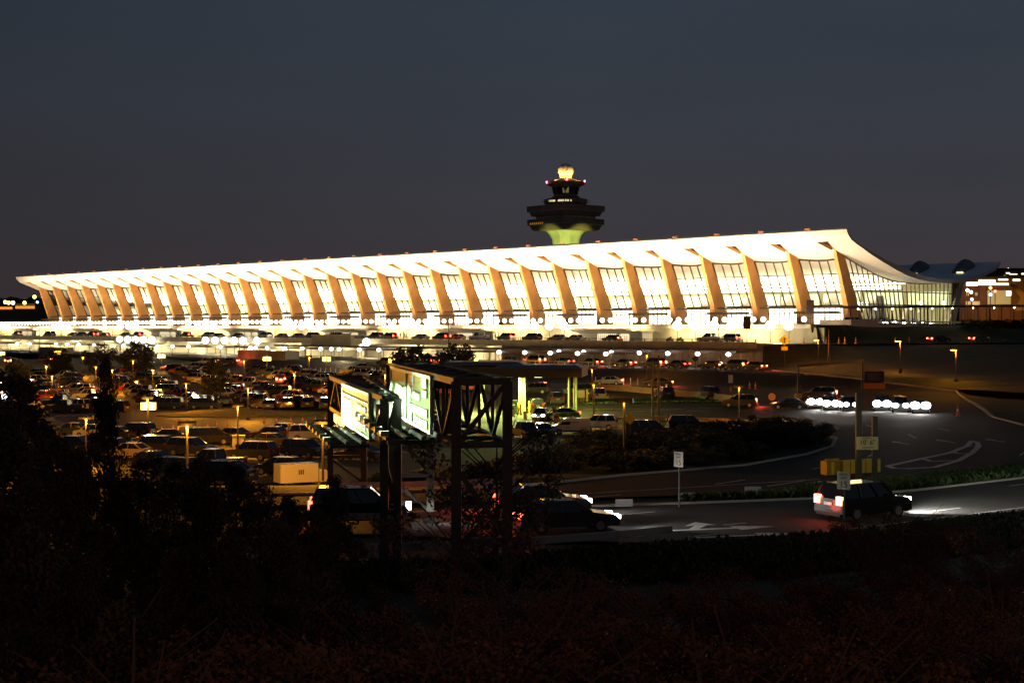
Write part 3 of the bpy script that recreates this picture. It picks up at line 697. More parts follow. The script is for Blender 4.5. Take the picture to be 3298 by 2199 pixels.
# ------------------------------------------------------------------ control tower
def tower():
    Yt = 455.0; xt = (1822 - CX) / FPX * Yt; S = Yt / 450
    t = thing('control_tower', 'airport control tower with stepped square decks and a glowing radar dome on top', 'control tower', (xt, Yt, 0))
    rot = R(-90 - 5)
    M1 = mat('tower_cladding', (.24, .17, .11), .6, noise=.25, nscale=.3); M2 = mat('tower_concrete', (.55, .55, .42), .8, noise=.12, nscale=.3)
    zz = lambda y: (62.5 - y * .0183)
    def P(name, prof, n, m, r0=rot, parent=t):
        mb = MB(); mb.ngon((0, 0), [(r, z) for r, z in prof], n, r0); return build(name, mb, m, parent)
    sh = MB(); q = 1.0
    for_z = [(0, 4.6), (22, 4.1), (zz(1480), 4.05), (zz(1400), 4.35), (zz(1340), 4.85), (zz(1290), 5.6), (zz(1258), 6.3)]
    sh.rings([[(r * math.cos(rot + 2 * math.pi * i / 16) * (1.0 if i % 4 == 0 else .93 if i % 2 else .84), r * math.sin(rot + 2 * math.pi * i / 16) * (1.0 if i % 4 == 0 else .93 if i % 2 else .84), z) for i in range(16)] for z, r in for_z])
    build('shaft', sh, M2, t)
    P('lower_deck', [(9.6, zz(1262)), (10.4, zz(1240)), (10.5, zz(1238)), (11.3, zz(1166)), (11.3, zz(1160)), (12, zz(1156)), (12.05, zz(1066)), (11.2, zz(1060)), (9.0, zz(1058))], 4, M1)
    P('deck_band', [(10.62, zz(1163.5)), (12.0, zz(1164)), (12.0, zz(1158)), (10.6, zz(1158))], 4, M2)
    P('drum', [(9.3, zz(1058)), (9.3, zz(1000))], 4, M2)
    P('upper_deck', [(10.4, zz(1012)), (10.7, zz(1008)), (11.4, zz(938)), (12.15, zz(930)), (12.2, zz(840)), (11.2, zz(832)), (6, zz(830))], 4, M1)
    P('deck_band', [(10.9, zz(937)), (12.1, zz(937)), (12.1, zz(931)), (10.9, zz(931))], 4, M2)
    P('neck', [(6.1, zz(850)), (6.1, zz(800))], 8, M1, rot + R(22))
    rg_ = P('ring_deck', [(6.2, zz(812)), (6.5, zz(800)), (6.5, zz(798)), (6.75, zz(790)), (6.75, zz(720)), (6.2, zz(712)), (4, zz(710))], 8, M1, rot)
    m1 = MB(); rnd = random.Random(3)
    for i in range(17):
        if rnd.random() < .2: continue
        a = rot - R(46) + R(64) * i / 16; r = 6.72 * math.cos(R(22.5)) / math.cos(((a - rot) % R(45)) - R(22.5)); m1.box((r * math.cos(a), r * math.sin(a), zz(765)), (.12, .30, .55), a)
    build('lit_window', m1, mat('tower_window_lit', (1, .9, .6), .5, emit=(1, .85, .45), es=1.1), rg_)
    m1 = MB(); m1.box((.1 * 1, -12.2 * .74, zz(910)), (.55, .2, .12)); build('lit_window', m1, MATS['tower_window_lit'], t)
    m1 = MB()
    for i in range(7):
        d = Vector((math.cos(rot - R(90)), math.sin(rot - R(90)))); e = Vector((math.cos(rot), math.sin(rot)))
        f_ = .10 + i * .055; p = (d * 12.04) * (1 - f_) + (e * 12.04) * f_; m1.box((p.x * 1.005, p.y * 1.005, zz(1138)), (.5, .1, .55), rot - R(45))
    build('lit_window', m1, mat('amber_window', (1, .5, .1), .5, emit=(1, .45, .06), es=.28), t)
    P('cab_base', [(3.9, zz(715)), (3.95, zz(695)), (4.3, zz(690)), (4.3, zz(672)), (3.75, zz(660)), (3.55, zz(640))], 8, M1)
    P('cab', [(3.6, zz(640)), (4.15, zz(520))], 8, mat('cab_glass', (.02, .025, .03), .08, spec=.8), rot)
    m1 = MB()
    for i in range(8):
        a = rot + math.pi * 2 * i / 8; m1.bar((3.62 * math.cos(a), 3.62 * math.sin(a), zz(640)), (4.2 * math.cos(a), 4.2 * math.sin(a), zz(520)), .32)
    build('cab_frame', m1, M1, t)
    m1 = MB(); a0 = rot - R(6)
    for a, z0, z1 in ((rot + R(3), zz(625), zz(530)),): 
        m1.box((3.75 * math.cos(a), 3.75 * math.sin(a), (z0 + z1) / 2), (.06, 1.9, z1 - z0), a)
    build('cab_window', m1, mat('cab_lit', (.3, .3, .2), .4, emit=(.75, .6, .22), es=.16), t)
    cr_ = P('cab_roof', [(4.0, zz(522)), (4.3, zz(512)), (5.6, zz(478)), (6.0, zz(468)), (6.1, zz(432)), (5.4, zz(424)), (2.4, zz(372)), (2.0, zz(368))], 8, mat('cab_roof_paint', (.3, .24, .14), .6))
    P('drum', [(1.9, zz(380)), (1.9, zz(318))], 16, mat('drum_paint', (.6, .5, .3), .6))
    m1 = MB(); m1.ball((0, 0, zz(236)), 2.42, 28, 18); build('radar_dome', m1, mat('radome', (.7, .75, .8), .35), t, smooth=True)
    m1 = MB()
    for dx in (-2.0, 2.6): m1.cyl((dx, 0, zz(370)), (dx, 0, zz(180 if dx > 0 else 330)), .04)
    for dx in (-7.3, -6.9, 7.2, 7.6): m1.cyl((dx, 0, zz(760)), (dx, 0, zz(720)), .05); m1.bar((dx * .9, 0, zz(772)), (dx, 0, zz(765)), .08)
    build('antenna', m1, M_dark, t)
    red = mat('obstruction_lamp', (1, .05, .1), .3, emit=(1, .05, .12), es=30)
    for dx, dy, z in ((-5.9, 0, zz(425)), (5.9, -.2, zz(408)), (.2, -5.0, zz(398))):
        m1 = MB(); m1.ball((dx, dy, z), .26, 8, 6); m1.cyl((dx, dy, z - .5), (dx, dy, z - .2), .08); build('beacon', m1, red, t)
        light('beacon_light', 'POINT', (dx * 1.05, dy * 1.1, z - .1), 55, (1, .05, .1), t, size=.1)
    for dx, dy in ((-3.6, -3.4), (3.6, -3.4), (0, -4.9), (4.6, -.5), (-4.6, -.5)):
        o = light('dome_floodlight', 'SPOT', (dx, dy, zz(410)), 1700, (1, .52, .12), t, size=.2, spot=R(95), blend=.5); aim(o, (0, 0, zz(290)))
    for dx, dy in ((-11, -16), (11, -16)):
        o = light('shaft_floodlight', 'SPOT', (dx, dy, 30.5), 10000, (.86, 1, .20), t, size=.4, spot=R(50), blend=.6); aim(o, (0, 0, zz(1330)))
tower()

# ------------------------------------------------------------------ vehicles
PAL = {'black': (.01, .01, .011), 'dark grey': (.05, .05, .055), 'silver': (.42, .42, .42), 'white': (.75, .74, .72), 'dark blue': (.015, .03, .09), 'red': (.35, .015, .012), 'tan': (.35, .27, .17), 'green': (.02, .12, .06)}
CM = [M_car, M_cglass, M_tyre, M_rim, M_hoff, M_toff, M_trim]
SPEC = {  # length, width, profile (x,z) of lower body, greenhouse: base x0,x1, top x0,x1, belt z, roof z
 'sedan': (4.7, 1.82, [(-2.35, .35), (-2.3, .92), (-1.75, 1.0), (1.0, .95), (2.15, .78), (2.35, .6), (2.35, .3)], (-1.85, 1.05, -1.05, .35, .96, 1.44)),
 'hatchback': (4.2, 1.78, [(-2.1, .35), (-2.08, .95), (-1.8, 1.02), (1.0, .98), (1.95, .82), (2.1, .62), (2.1, .3)], (-2.0, 1.15, -1.55, .35, .99, 1.52)),
 'suv': (4.7, 1.92, [(-2.35, .4), (-2.32, 1.08), (-2.2, 1.12), (1.1, 1.1), (2.15, .98), (2.35, .75), (2.35, .35)], (-2.28, 1.25, -1.98, .5, 1.1, 1.76)),
 'van': (5.0, 1.95, [(-2.5, .35), (-2.48, 1.05), (-2.4, 1.1), (1.5, 1.08), (2.3, .85), (2.5, .65), (2.5, .3)], (-2.45, 1.85, -2.25, .9, 1.08, 1.8)),
 'pickup': (5.6, 1.98, [(-2.8, .5), (-2.8, 1.15), (-2.7, 1.18), (1.3, 1.14), (2.6, 1.06), (2.8, .8), (2.8, .4)], (-.75, 1.4, -.6, .65, 1.14, 1.86))}
def car_parts(kind):
    L_, Wd, prof, gh = SPEC[kind]; h = Wd / 2; P = {}
    b = MB(); rs = []
    for y, k in ((-h, .93), (-h + .1, 1), (h - .1, 1), (h, .93)):
        cz = .65; rs.append([(x * (.975 + .025 * k) if k < 1 else x, y, cz + (z - cz) * (k if z > cz else 1)) for x, z in prof])
    b.rings(rs, 0)
    x0, x1, a0, a1, zb, zr = gh; wi = h - .26
    roof = [(a0, -wi, zr), (a1, -wi, zr), (a1, wi, zr), (a0, wi, zr)]
    b.rings([[(x, y, z - .05) for x, y, z in roof], [(x * .97, y * .93, z + .03) for x, y, z in roof]], 0)
    base = [(x0, -h + .1, zb), (x1, -h + .1, zb), (x1, h - .1, zb), (x0, h - .1, zb)]
    for p, q in zip(base, roof): b.bar(p, (q[0], q[1], q[2] - .02), .09, .09, 0)
    for s in (-1, 1):
        for f_ in ((.45,) if kind == 'pickup' else (.36, .68) if kind in ('suv', 'van', 'hatchback') else (.5,)):
            b.bar((x0 + (x1 - x0) * f_, s * (h - .11), zb), (a0 + (a1 - a0) * f_, s * (wi + .01), zr - .02), .09, .05, 0)
    if kind == 'pickup': b.bb(-2.75, -.8, -h + .12, h - .12, 1.0, 1.16, 6)
    b.bb(-L_ / 2 - .02, L_ / 2 + .02, -h + .15, h - .15, .28, .42, 6)
    for s in (-1, 1): b.bb(x1 - .45, x1 - .25, s * (h + .02), s * (h + .17), zb + .02, zb + .16, 0)
    P['body'] = b
    g = MB(); g.rings([[(x * .995, y * .99, z - .01) for x, y, z in base], [(x, y, z) for x, y, z in roof]], 1); P['window'] = g
    wr = .36 if kind in ('suv', 'pickup') else .33; P['wheels'] = []
    for x in (-L_ * .295, L_ * .30):
        for s in (-1, 1):
            t_, r_ = MB(), MB(); t_.cyl((x, s * (h - .22), wr), (x, s * (h + .01), wr), wr, None, 14, 2); r_.cyl((x, s * (h), wr), (x, s * (h + .025), wr), wr * .62, None, 10, 3); P['wheels'].append((t_, r_))
    zf = .72 if kind in ('sedan', 'hatchback') else .9
    P['head'] = []; P['tail'] = []
    for s in (-1, 1):
        a = MB(); a.box((L_ / 2 - .1, s * (h - .3), zf - .03), (.3, .42, .17), 0, 4); P['head'].append(a)
        a = MB(); a.box((-L_ / 2 + .06, s * (h - .22), zf + .12), (.2, .34, .2 if kind in ('sedan', 'hatchback') else .4), 0, 5); P['tail'].append(a)
    a = MB(); a.box((-L_ / 2 - .015, 0, zf - .05), (.03, .5, .14), 0, 3); P['plate'] = a
    return P
FAR = {}; NEAR = {}
def proto(kind, near, on=''):
    key = (kind, near, on)
    if key in NEAR: return NEAR[key]
    P = car_parts(kind); mats = list(CM)
    if 'h' in on: mats[4] = M_hon
    if 't' in on: mats[5] = M_ton
    if 'b' in on: mats[5] = M_brake
    if not near:
        mb = MB()
        for q in [P['body'], P['window'], P['plate']] + [y for x in P['wheels'] for y in x] + P['head'] + P['tail']: o_ = len(mb.v); mb.v += q.v; mb.f += [tuple(o_ + i for i in f) for f in q.f]; mb.m += q.m
        NEAR[key] = mb.mesh(kind, mats)
    else:
        one = lambda mb, n: mb.mesh(n, mats)
        NEAR[key] = [('body', one(P['body'], 'car_body'), []), ('window', one(P['window'], 'car_window'), []), ('number_plate', one(P['plate'], 'plate'), [])] + \
            [('wheel', one(a, 'wheel'), [('rim', one(b, 'rim'))]) for a, b in P['wheels']] + [('headlight', one(a, 'headlight'), []) for a in P['head']] + [('taillight', one(a, 'taillight'), []) for a in P['tail']]
    return NEAR[key]
def car(kind, color, pos, heading, label, group, near=False, on='', cat=None, jit=0):
    col = PAL[color]; z = pos[2]
    nm = 'parked_' + kind if not on else kind
    p = proto(kind, near, on)
    if near:
        t = thing(nm, label, cat or ('car' if kind != 'pickup' else 'pickup truck'), pos, heading, group)
        for n, me, sub in p:
            o = link(n, me, t); o.color = (*col, 1)
            for n2, me2 in sub: link(n2, me2, o)
    else:
        t = link(nm, p, None, pos, heading); t.color = (*col, 1); tag(t, label, cat or ('car' if kind != 'pickup' else 'pickup truck'), group)
    return t
def fwd(a): return Vector((math.cos(a), math.sin(a), 0))
ALONG = math.atan2(LD.y, LD.x)
ORD = ['first', 'second', 'third', 'fourth', 'fifth', 'sixth', 'seventh', 'eighth', 'ninth', 'tenth', 'eleventh', 'twelfth', 'thirteenth', 'fourteenth', 'fifteenth', 'sixteenth', 'seventeenth', 'eighteenth', 'nineteenth', 'twentieth']
# taxi queue by the fluted wall (right to left)
Q = [(2453, 'hatchback', 'black', 'b'), (2368, 'suv', 'black', 'b'), (2292, 'sedan', 'dark grey', 'b'), (2182, 'sedan', 'black', 't'), (2106, 'suv', 'dark grey', 'b'), (2010, 'sedan', 'dark grey', 'b'), (1903, 'sedan', 'black', 'b'), (1813, 'sedan', 'dark grey', 't'), (1721, 'suv', 'black', 'b'), (1640, 'sedan', 'silver', '')]
for i, (u, k, c, on) in enumerate(Q):
    x = x_at(u, -56); y = -56 - (2.0 if i == 0 else 0)
    car(k, c, W(x, y, LOW + .02), ALONG, f"{c} {k} {'braking' if on == 'b' else 'with tail lights' if on else 'unlit'}, {ORD[i]} from the right in the taxi queue", 'cars queuing on the lower roadway', True, on)
    if on == 'b': light('brake_glow', 'POINT', W(x + 3.1, y, LOW + .7), 110, (1, .10, .04), size=.3)
# two cars further left, one light sedan behind the fence
car('sedan', 'tan', G(1172, 1192, 0), R(10), 'tan sedan on the access road behind the fence posts', None, True)
car('suv', 'black', G(1245, 1178, 0), ALONG, 'black suv on the access road left of the sign gantry top', None, True, 't')
# arrivals road traffic
A = [(2350, 'suv', 'silver', 't'), (2289, 'pickup', 'white', ''), (1972, 'sedan', 'dark grey', 'b'), (1853, 'sedan', 'white', ''), (1797, 'sedan', 'silver', ''), (1714, 'suv', 'black', ''), (1631, 'suv', 'silver', 't'), (1545, 'pickup', 'white', ''), (1472, 'sedan', 'dark grey', ''), (1422, 'suv', 'dark blue', 't'), (1355, 'sedan', 'silver', ''), (1255, 'suv', 'black', 't'), (1210, 'suv', 'dark grey', ''), (1111, 'sedan', 'tan', ''), (1078, 'suv', 'tan', ''), (1004, 'suv', 'black', ''), (959, 'sedan', 'black', ''), (908, 'sedan', 'red', ''), (854, 'suv', 'white', ''),
     (766, 'sedan', 'dark grey', ''), (702, 'sedan', 'dark grey', ''), (670, 'suv', 'silver', ''), (602, 'suv', 'black', 't'), (445, 'suv', 'black', 't'), (404, 'sedan', 'silver', ''), (340, 'sedan', 'red', 'b'), (298, 'suv', 'dark grey', 't'), (262, 'hatchback', 'dark grey', ''), (235, 'sedan', 'red', ''), (160, 'van', 'black', ''), (57, 'suv', 'dark grey', 't')]
for i, (u, k, c, on) in enumerate(A):
    y = -33.5 - (i % 2) * 2.2; x = x_at(u, y)
    car(k, c, W(x, y, MID + .01), ALONG, f"{c} {k}, {ORD[i] if i < 20 else ORD[i - 20] + ' past twenty'} from the right on the arrivals road", 'cars on the arrivals road', u > 1500, on)
# departures deck traffic far left and behind the globes
# row of cars with lights on right of the deck (drop-off lane end)
for i, u in enumerate((2752, 2790, 2822, 2850, 2880, 2912, 2940, 2968)):
    p = ray(u, 1024, 300 + i * 7); p.z = 9.75
    c = ['white', 'silver', 'black', 'dark grey', 'white', 'silver', 'dark blue', 'white'][i]
    car('sedan' if i % 3 else 'suv', c, p, R(-60 + 4 * i), f"{c} car with dazzling headlights, {ORD[i]} from the left under the covered walkway", 'cars with headlights by the walkway', False, 'h')
# exit plaza and near lot vehicles placed one by one
def vcar(u, v, k, c, hd, label, on='', grp=None):
    p = G(u, v); p.z = H(p.x, p.y) + .02; return car(k, c, p, R(hd), label, grp, True, on)
vcar(1925, 1384, 'suv', 'white', 172, 'white suv parked right beside the white delivery van')
vcar(2084, 1404, 'van', 'dark grey', 2, 'grey minivan parked behind the shrubs at the T-shaped lamp')
vcar(2214, 1386, 'suv', 'black', 4, 'black suv parked behind the shrub bank with amber glint')
vcar(1690, 1412, 'pickup', 'black', -70, 'large black pickup facing out beside the white van')
vcar(1748, 1404, 'sedan', 'black', -80, 'black sedan squeezed between the pickup and the white van')
vcar(1725, 1324, 'suv', 'black', 97, 'black suv seen from behind left of the canopy post')
vcar(1790, 1302, 'suv', 'dark grey', 97, 'dark grey suv seen from behind under the canopy')
vcar(1929, 1291, 'pickup', 'tan', 97, 'brown pickup seen from behind right of the canopy')
vcar(1866, 1272, 'van', 'black', 170, 'long black van parked behind the exit canopy')
vcar(1722, 1268, 'suv', 'black', 170, 'black suv deep in shadow behind the canopy')
vcar(2139, 1284, 'suv', 'black', 100, 'black suv by the concrete barriers behind the two dark posts')
vcar(2283, 1283, 'suv', 'black', 104, 'black suv parked alone at the right end of the barriers')
vcar(1811, 1350, 'sedan', 'green', 176, 'dark green sedan at the ticket booth with a red light behind', 't')
for i, (u, v) in enumerate(((865, 1319), (928, 1317), (991, 1316), (1049, 1318))):
    vcar(u, v, ['hatchback', 'suv', 'suv', 'van'][i], ['dark blue', 'black', 'black', 'dark grey'][i], 97, f"{['dark blue hatchback', 'black suv', 'tall black suv', 'dark grey van'][i]} seen from behind, {ORD[i]} in the row left of the sign gantry", '', 'row of cars seen from behind')
NL = [(243, 1323, 'suv', 'white', 158, 'white suv at the left end of the crossing lane'), (300, 1318, 'suv', 'silver', 160, 'silver suv behind the white one by the crossing'), (361, 1330, 'van', 'black', 165, 'black boxy wagon behind the tall cypress'), (690, 1308, 'pickup', 'white', 168, 'white pickup at the near edge by the bare trunk'), (735, 1283, 'suv', 'white', -10, 'white suv behind the white pickup at the island'),
      (908, 1403, 'sedan', 'white', 158, 'white sedan left of the sign gantry behind the cones'), (872, 1416, 'sedan', 'dark grey', 158, 'grey sedan with orange glint beside the white sedan'), (993, 1419, 'suv', 'silver', 18, 'silver suv beside the gantry post with visible wheel'), (981, 1474, 'suv', 'dark blue', -35, 'dark blue suv facing right below the catwalk'),
      (1155, 1484, 'sedan', 'black', 155, 'black sedan parked behind the gantry posts'), (1285, 1440, 'sedan', 'silver', -100, 'silver sedan facing out under the large sign'), (1340, 1432, 'suv', 'dark grey', -100, 'dark grey suv facing out under the large sign'), (1112, 1440, 'sedan', 'tan', 155, 'tan sedan behind the black one under the small sign'), (1212, 1428, 'hatchback', 'dark blue', -100, 'dark blue hatchback facing out between the gantries'), (1415, 1408, 'suv', 'tan', 170, 'tan suv behind the thick right gantry post'),
      (231, 1402, 'sedan', 'dark blue', 165, 'dark blue sedan near the left lamp head'), (300, 1410, 'hatchback', 'silver', 160, 'silver hatchback right of the left lamp'), (366, 1416, 'sedan', 'dark grey', 165, 'grey sedan behind the cypress trunk'), (434, 1412, 'suv', 'black', 165, 'black suv left of the orange cones'), (553, 1425, 'sedan', 'dark blue', 12, 'dark blue sedan below the orange cones'), (672, 1432, 'van', 'black', 15, 'black van beside the folding barrier'), (745, 1420, 'sedan', 'dark grey', 160, 'dark grey sedan right of the black van'),
      (524, 1462, 'suv', 'dark grey', -20, 'grey suv with amber glint below the lamp'), (416, 1476, 'sedan', 'tan', 160, 'sand coloured sedan lit gold between the trees'), (615, 1468, 'suv', 'dark blue', -20, 'dark blue suv right of the grey one'), (593, 1545, 'van', 'dark blue', -25, 'dark blue minivan at the near edge of the lot'), (687, 1515, 'pickup', 'dark grey', 160, 'grey pickup half hidden by the junipers'), (813, 1482, 'suv', 'dark grey', 160, 'grey suv behind the juniper tops'), (700, 1560, 'sedan', 'black', 160, 'black sedan at the bottom edge of the lot'), (330, 1470, 'suv', 'black', 165, 'black suv left of the golden sedan'), (230, 1450, 'sedan', 'dark blue', 165, 'dark blue sedan low at the left in the lot'), (480, 1505, 'sedan', 'black', 160, 'black sedan below the golden sedan'), (860, 1440, 'sedan', 'dark grey', 160, 'grey sedan just below the parked white sedan'), (900, 1530, 'hatchback', 'black', 160, 'black hatchback beside the white box truck')]
for a in NL: vcar(*a[:6])
# white delivery van
def delivery_van(u, v):
    p = G(u, v); t = thing('delivery_van', 'small white delivery van with faint lettering on its side parked by the ticket booth', 'van', (p.x, p.y, H(p.x, p.y) + .02), R(180))
    b = MB(); rs = []; pr = [(-2.2, .35), (-2.2, 1.75), (-2.05, 1.86), (.55, 1.88), (.85, 1.8), (1.55, 1.15), (2.1, .95), (2.25, .65), (2.25, .3)]
    for y, k in ((-.92, .96), (-.84, 1), (.84, 1), (.92, .96)): rs.append([(x, y, z if z < 1.2 else 1.2 + (z - 1.2) * k) for x, z in pr])
    b.rings(rs); o = build('body', b, M_car, t); o.color = (.72, .70, .66, 1)
    for s in (-1, 1):
        g = MB(); g.add([(.1, s * .93, 1.15), (1.3, s * .93, 1.15), (.82, s * .915, 1.68), (.1, s * .915, 1.7)], [(0, 1, 2, 3)]); build('window', g, M_cglass, t)
    g = MB(); g.add([(.9, -.8, 1.79), (.9, .8, 1.79), (1.56, .84, 1.18), (1.56, -.84, 1.18)], [(0, 1, 2, 3)]); build('windscreen', g, M_cglass, t)
    g = MB(); g.bb(-1.15, .95, .93, .96, .32, .5); g.bb(-1.15, .95, -.96, -.93, .32, .5); build('side_trim', g, M_trim, t)
    for x in (-1.35, 1.35):
        for s in (-1, 1):
            a = MB(); a.cyl((x, s * .72, .33), (x, s * .94, .33), .33, None, 16); q = build('wheel', a, M_tyre, t); a = MB(); a.cyl((x, s * .94, .33), (x, s * .96, .33), .2, None, 12); build('rim', a, M_rim, q)
    for s in (-1, 1):
        a = MB(); a.box((2.1, s * .68, .86), (.3, .3, .2)); build('headlight', a, M_hoff, t); a = MB(); a.box((-2.2, s * .82, 1.1), (.08, .14, .5)); build('taillight', a, M_toff, t)
    a = MB(); x = -.9
    for i in range(7): a.bb(x, x + .09, .935, .94, 1.36, 1.36 + (.16 if i % 2 else .2)); x += .15
    a.bb(-1.9, -1.0, .935, .94, .75, .79); a.bb(.15, .6, .935, .94, .85, .9); build('lettering', a, mat('van_print', (.12, .1, .12), .6), t)
delivery_van(1838, 1398)
# white box truck, brightly lit by the lamp above it
p = ray(985, 1578, 112); t = thing('box_truck', 'white box truck glowing yellow under the lamp at the near edge of the lot', 'truck', (p.x, p.y, H(p.x, p.y)), R(28)); t.scale = (.72, .72, .72)
mb = MB(); mb.bb(-3.2, 1.0, -1.1, 1.1, .75, 2.7); o = build('cargo_box', mb, M_car, t); o.color = (.78, .74, .66, 1)
mb = MB(); mb.rings([[(x, y, z) for x, z in ((1.1, .4), (1.1, 2.0), (1.9, 2.0), (2.5, 1.3), (3.2, 1.15), (3.25, .4))] for y in (-1, 1)]); o = build('cab', mb, M_car, t); o.color = (.75, .72, .66, 1)
mb = MB(); mb.add([(1.95, -.85, 1.95), (1.95, .85, 1.95), (2.5, .9, 1.33), (2.5, -.9, 1.33)], [(0, 1, 2, 3)]); build('windscreen', mb, M_cglass, t)
for x in (-2.2, 2.2):
    for s in (-1, 1): mb = MB(); mb.cyl((x, s * .8, .42), (x, s * 1.05, .42), .42, None, 14); build('wheel', mb, M_tyre, t)
mb = MB(); 
for k in range(3): mb.bb(-1.2 + k * .22, -1.06 + k * .22, -1.13, -1.105, 1.6, 2.1)
build('lettering', mb, MATS['van_print'], t)
# the big far field of the parking lot: rows of side-on cars
rnd = random.Random(11); KN = ['sedan', 'sedan', 'suv', 'suv', 'hatchback', 'van', 'pickup']; CN = ['black', 'black', 'dark grey', 'dark grey', 'silver', 'white', 'dark blue', 'red', 'tan']
field = []
yrow = 0
Yr = 214.0
lanes = [(-1, 0)]
row = 0
while Yr < 345:
    x = -.36 * Yr - 4; col = 0
    xmax = min(-18 if Yr < 236 else -6, -6)
    # the far right corner follows the access road
    while x < xmax:
        p = Vector((x + rnd.uniform(-.3, .3), Yr + rnd.uniform(-.25, .25)))
        _, t_ = TS(*p)
        if t_ < -80 and not (Yr < 222 and -52 < x < -28) and rnd.random() < .90:
            field.append((row, p))
        col += 1; x += 5.9 if col % 2 else 9.8
    row += 1; Yr += 4.3 if row % 3 else 6.0
def pxsize(p): return 1 / p.y
byrow = {}
field.sort(key=lambda q: (q[0], q[1].x)); keep = []; rest = []
order = sorted(range(len(field)), key=lambda i: field[i][1].y)
keepset = set(order[:285]); cnt = {}
stuff = MB(); nst = 0
for i, (r_, p) in enumerate(field):
    k, c = rnd.choice(KN), rnd.choice(CN); hd = R(172 + rnd.uniform(-2, 2)) + (math.pi if rnd.random() < .4 else 0)
    z = H(p.x, p.y) + .02
    if i in keepset:
        cnt[r_] = cnt.get(r_, 0) + 1; n_ = cnt[r_]
        on = 'b' if (r_, n_) in ((5, 11), (12, 4)) else ''
        nn = ORD[n_ - 1] if n_ <= 20 else ORD[n_ - 21] + ' past twenty'
        car(k, c, (p.x, p.y, z), hd, f"{c} {k}, {nn} from the left in far parking row {ORD[r_] if r_ < 20 else ORD[r_ - 20] + ' beyond twenty'}", 'cars parked in the far rows of the lot', p.y < 226, on)
    else:
        P_ = car_parts(k); ca, sa = math.cos(hd), math.sin(hd); idx = {'black': 0, 'dark grey': 0, 'dark blue': 0, 'silver': 7, 'white': 8, 'red': 9, 'tan': 8}[c]
        for q in (P_['body'], P_['window'], P_['head'][0], P_['head'][1], P_['tail'][0], P_['tail'][1]):
            o_ = len(stuff.v); stuff.v += [(p.x + x * ca - y * sa, p.y + x * sa + y * ca, z + zz_) for x, y, zz_ in q.v]; stuff.f += [tuple(o_ + j for j in f) for f in q.f]; stuff.m += [idx if m_ == 0 and idx else m_ for m_ in q.m]
if stuff.v:
    o = build('distant_cars', stuff, CM + [mat('silver_paint', PAL['silver'], .28, coat=1, metal=.2), mat('white_paint', PAL['white'], .28, coat=1), mat('red_paint', PAL['red'], .28, coat=1)]); o.color = (.03, .03, .03, 1); o['kind'] = 'stuff'
print('FIELD', len(field), row)
for u, v, k, c, hd, lab, on in ((905, 1236, 'van', 'red', 98, 'dark red minivan with two bright brake lights in the lot left of the gantry', 'b'), (566, 1192, 'sedan', 'tan', 10, 'tan sedan with red lights on the access road between round trees', 'b'), (668, 1176, 'suv', 'silver', 170, 'silver suv with red brake lights behind the bare trunk tree', 'b'), (737, 1172, 'sedan', 'dark grey', 170, 'grey sedan with red brake lights left of the grey block', 'b'),
                           (140, 1166, 'sedan', 'tan', 175, 'tan sedan with orange red lights below the small grey block', 'b'), (30, 1172, 'suv', 'black', 100, 'black suv with red brake lights at the left picture edge', 'b'), (1395, 1176, 'van', 'tan', 100, 'tan van with red lights between the two round trees above the large sign', 'b'), (470, 1176, 'sedan', 'silver', 12, 'silver sedan passing behind the rightmost left round tree', 't'), (105, 1236, 'sedan', 'black', -95, 'black sedan with headlights on, far left in the lot', 'h')):
    t = vcar(u, v, k, c, hd, lab, on)
    if on == 'b': light('brake_glow', 'POINT', (-SPEC[k][0] / 2 - .6, 0, .9), 220 if u != 905 else 420, (1, .12, .04), t, size=.3)
mb = MB(); mb.cyl((0, 0, -6), (0, 0, 0), .07, mi=0); mb.ball((0, 0, 0), .35, 10, 8, mi=1)
o = build('globe_lamp', mb, [M_pole, mat('cool_globe', (1, 1, 1), .3, emit=(.8, .85, 1), es=20)], None, ray(14, 1277, 190)); tag(o, 'single bluish white lamp at the left picture edge above the lot', 'lamp')
# moving vehicles, drawn at rest with their lamps lit
def moving(u, v, k, c, hd, label, on, pw=0, red=0):
    t = vcar(u, v, k, c, hd, label, on); a = R(hd); L_ = SPEC[k][0]
    if pw:
        o = light('headlight_beam', 'SPOT', (L_ / 2 + .15, 0, .75), pw, (1, .96, .88), t, size=.25, spot=R(75), blend=.9); aim(o, (L_ / 2 + 14, 0, -.6)); 
    if red: light('taillight_glow', 'POINT', (-L_ / 2 - .5, 0, .75), red, (1, .08, .04), t, size=.3)
    return t
moving(2780, 1668, 'suv', 'black', 32, 'black suv with bright headlights driving right on the near road', 'hb', 9000, 22)
moving(1820, 1712, 'sedan', 'dark grey', 14, 'added grey sedan with lit lights at the start of the near road light streak', 'hb', 900, 45)  # extra car added to cover the start of a light streak
moving(1745, 1655, 'sedan', 'black', 10, 'black sedan with red tail lights beyond the near lane', 'ht', 500, 120)
moving(1160, 1690, 'suv', 'black', 4, 'black suv with red tail lights driving beneath the sign gantries', 'ht', 500, 120)
def facing(u, v, k, c, hd, label, pw):
    t = moving(u, v - 6, k, c, hd, label, 'h', pw); L_ = SPEC[k][0]
    for ch in [q for q in sc.objects if q.parent == t and q.name.startswith('headlight') and q.type == 'MESH']:
        ch.scale = (1.0, 1.0, 1.0)
    for s in (-1, 1): m1 = MB(); rb = [.34, .58, .50, .52, .62, .46][(u // 7) % 6]; m1.ball((L_ / 2 + .02, s * .56, .84 + rb * .2), rb, 12, 8, sz=.75); build('headlight', m1, mat('full_beam', (1, 1, 1), .3, emit=(1, .98, .93), es=22), t)  # extra glowing balls over the lamps imitate headlight glare
facing(2625, 1320, 'sedan', 'dark grey', -100, 'dark car with one pair of small headlights at the left of the bend', 1200)
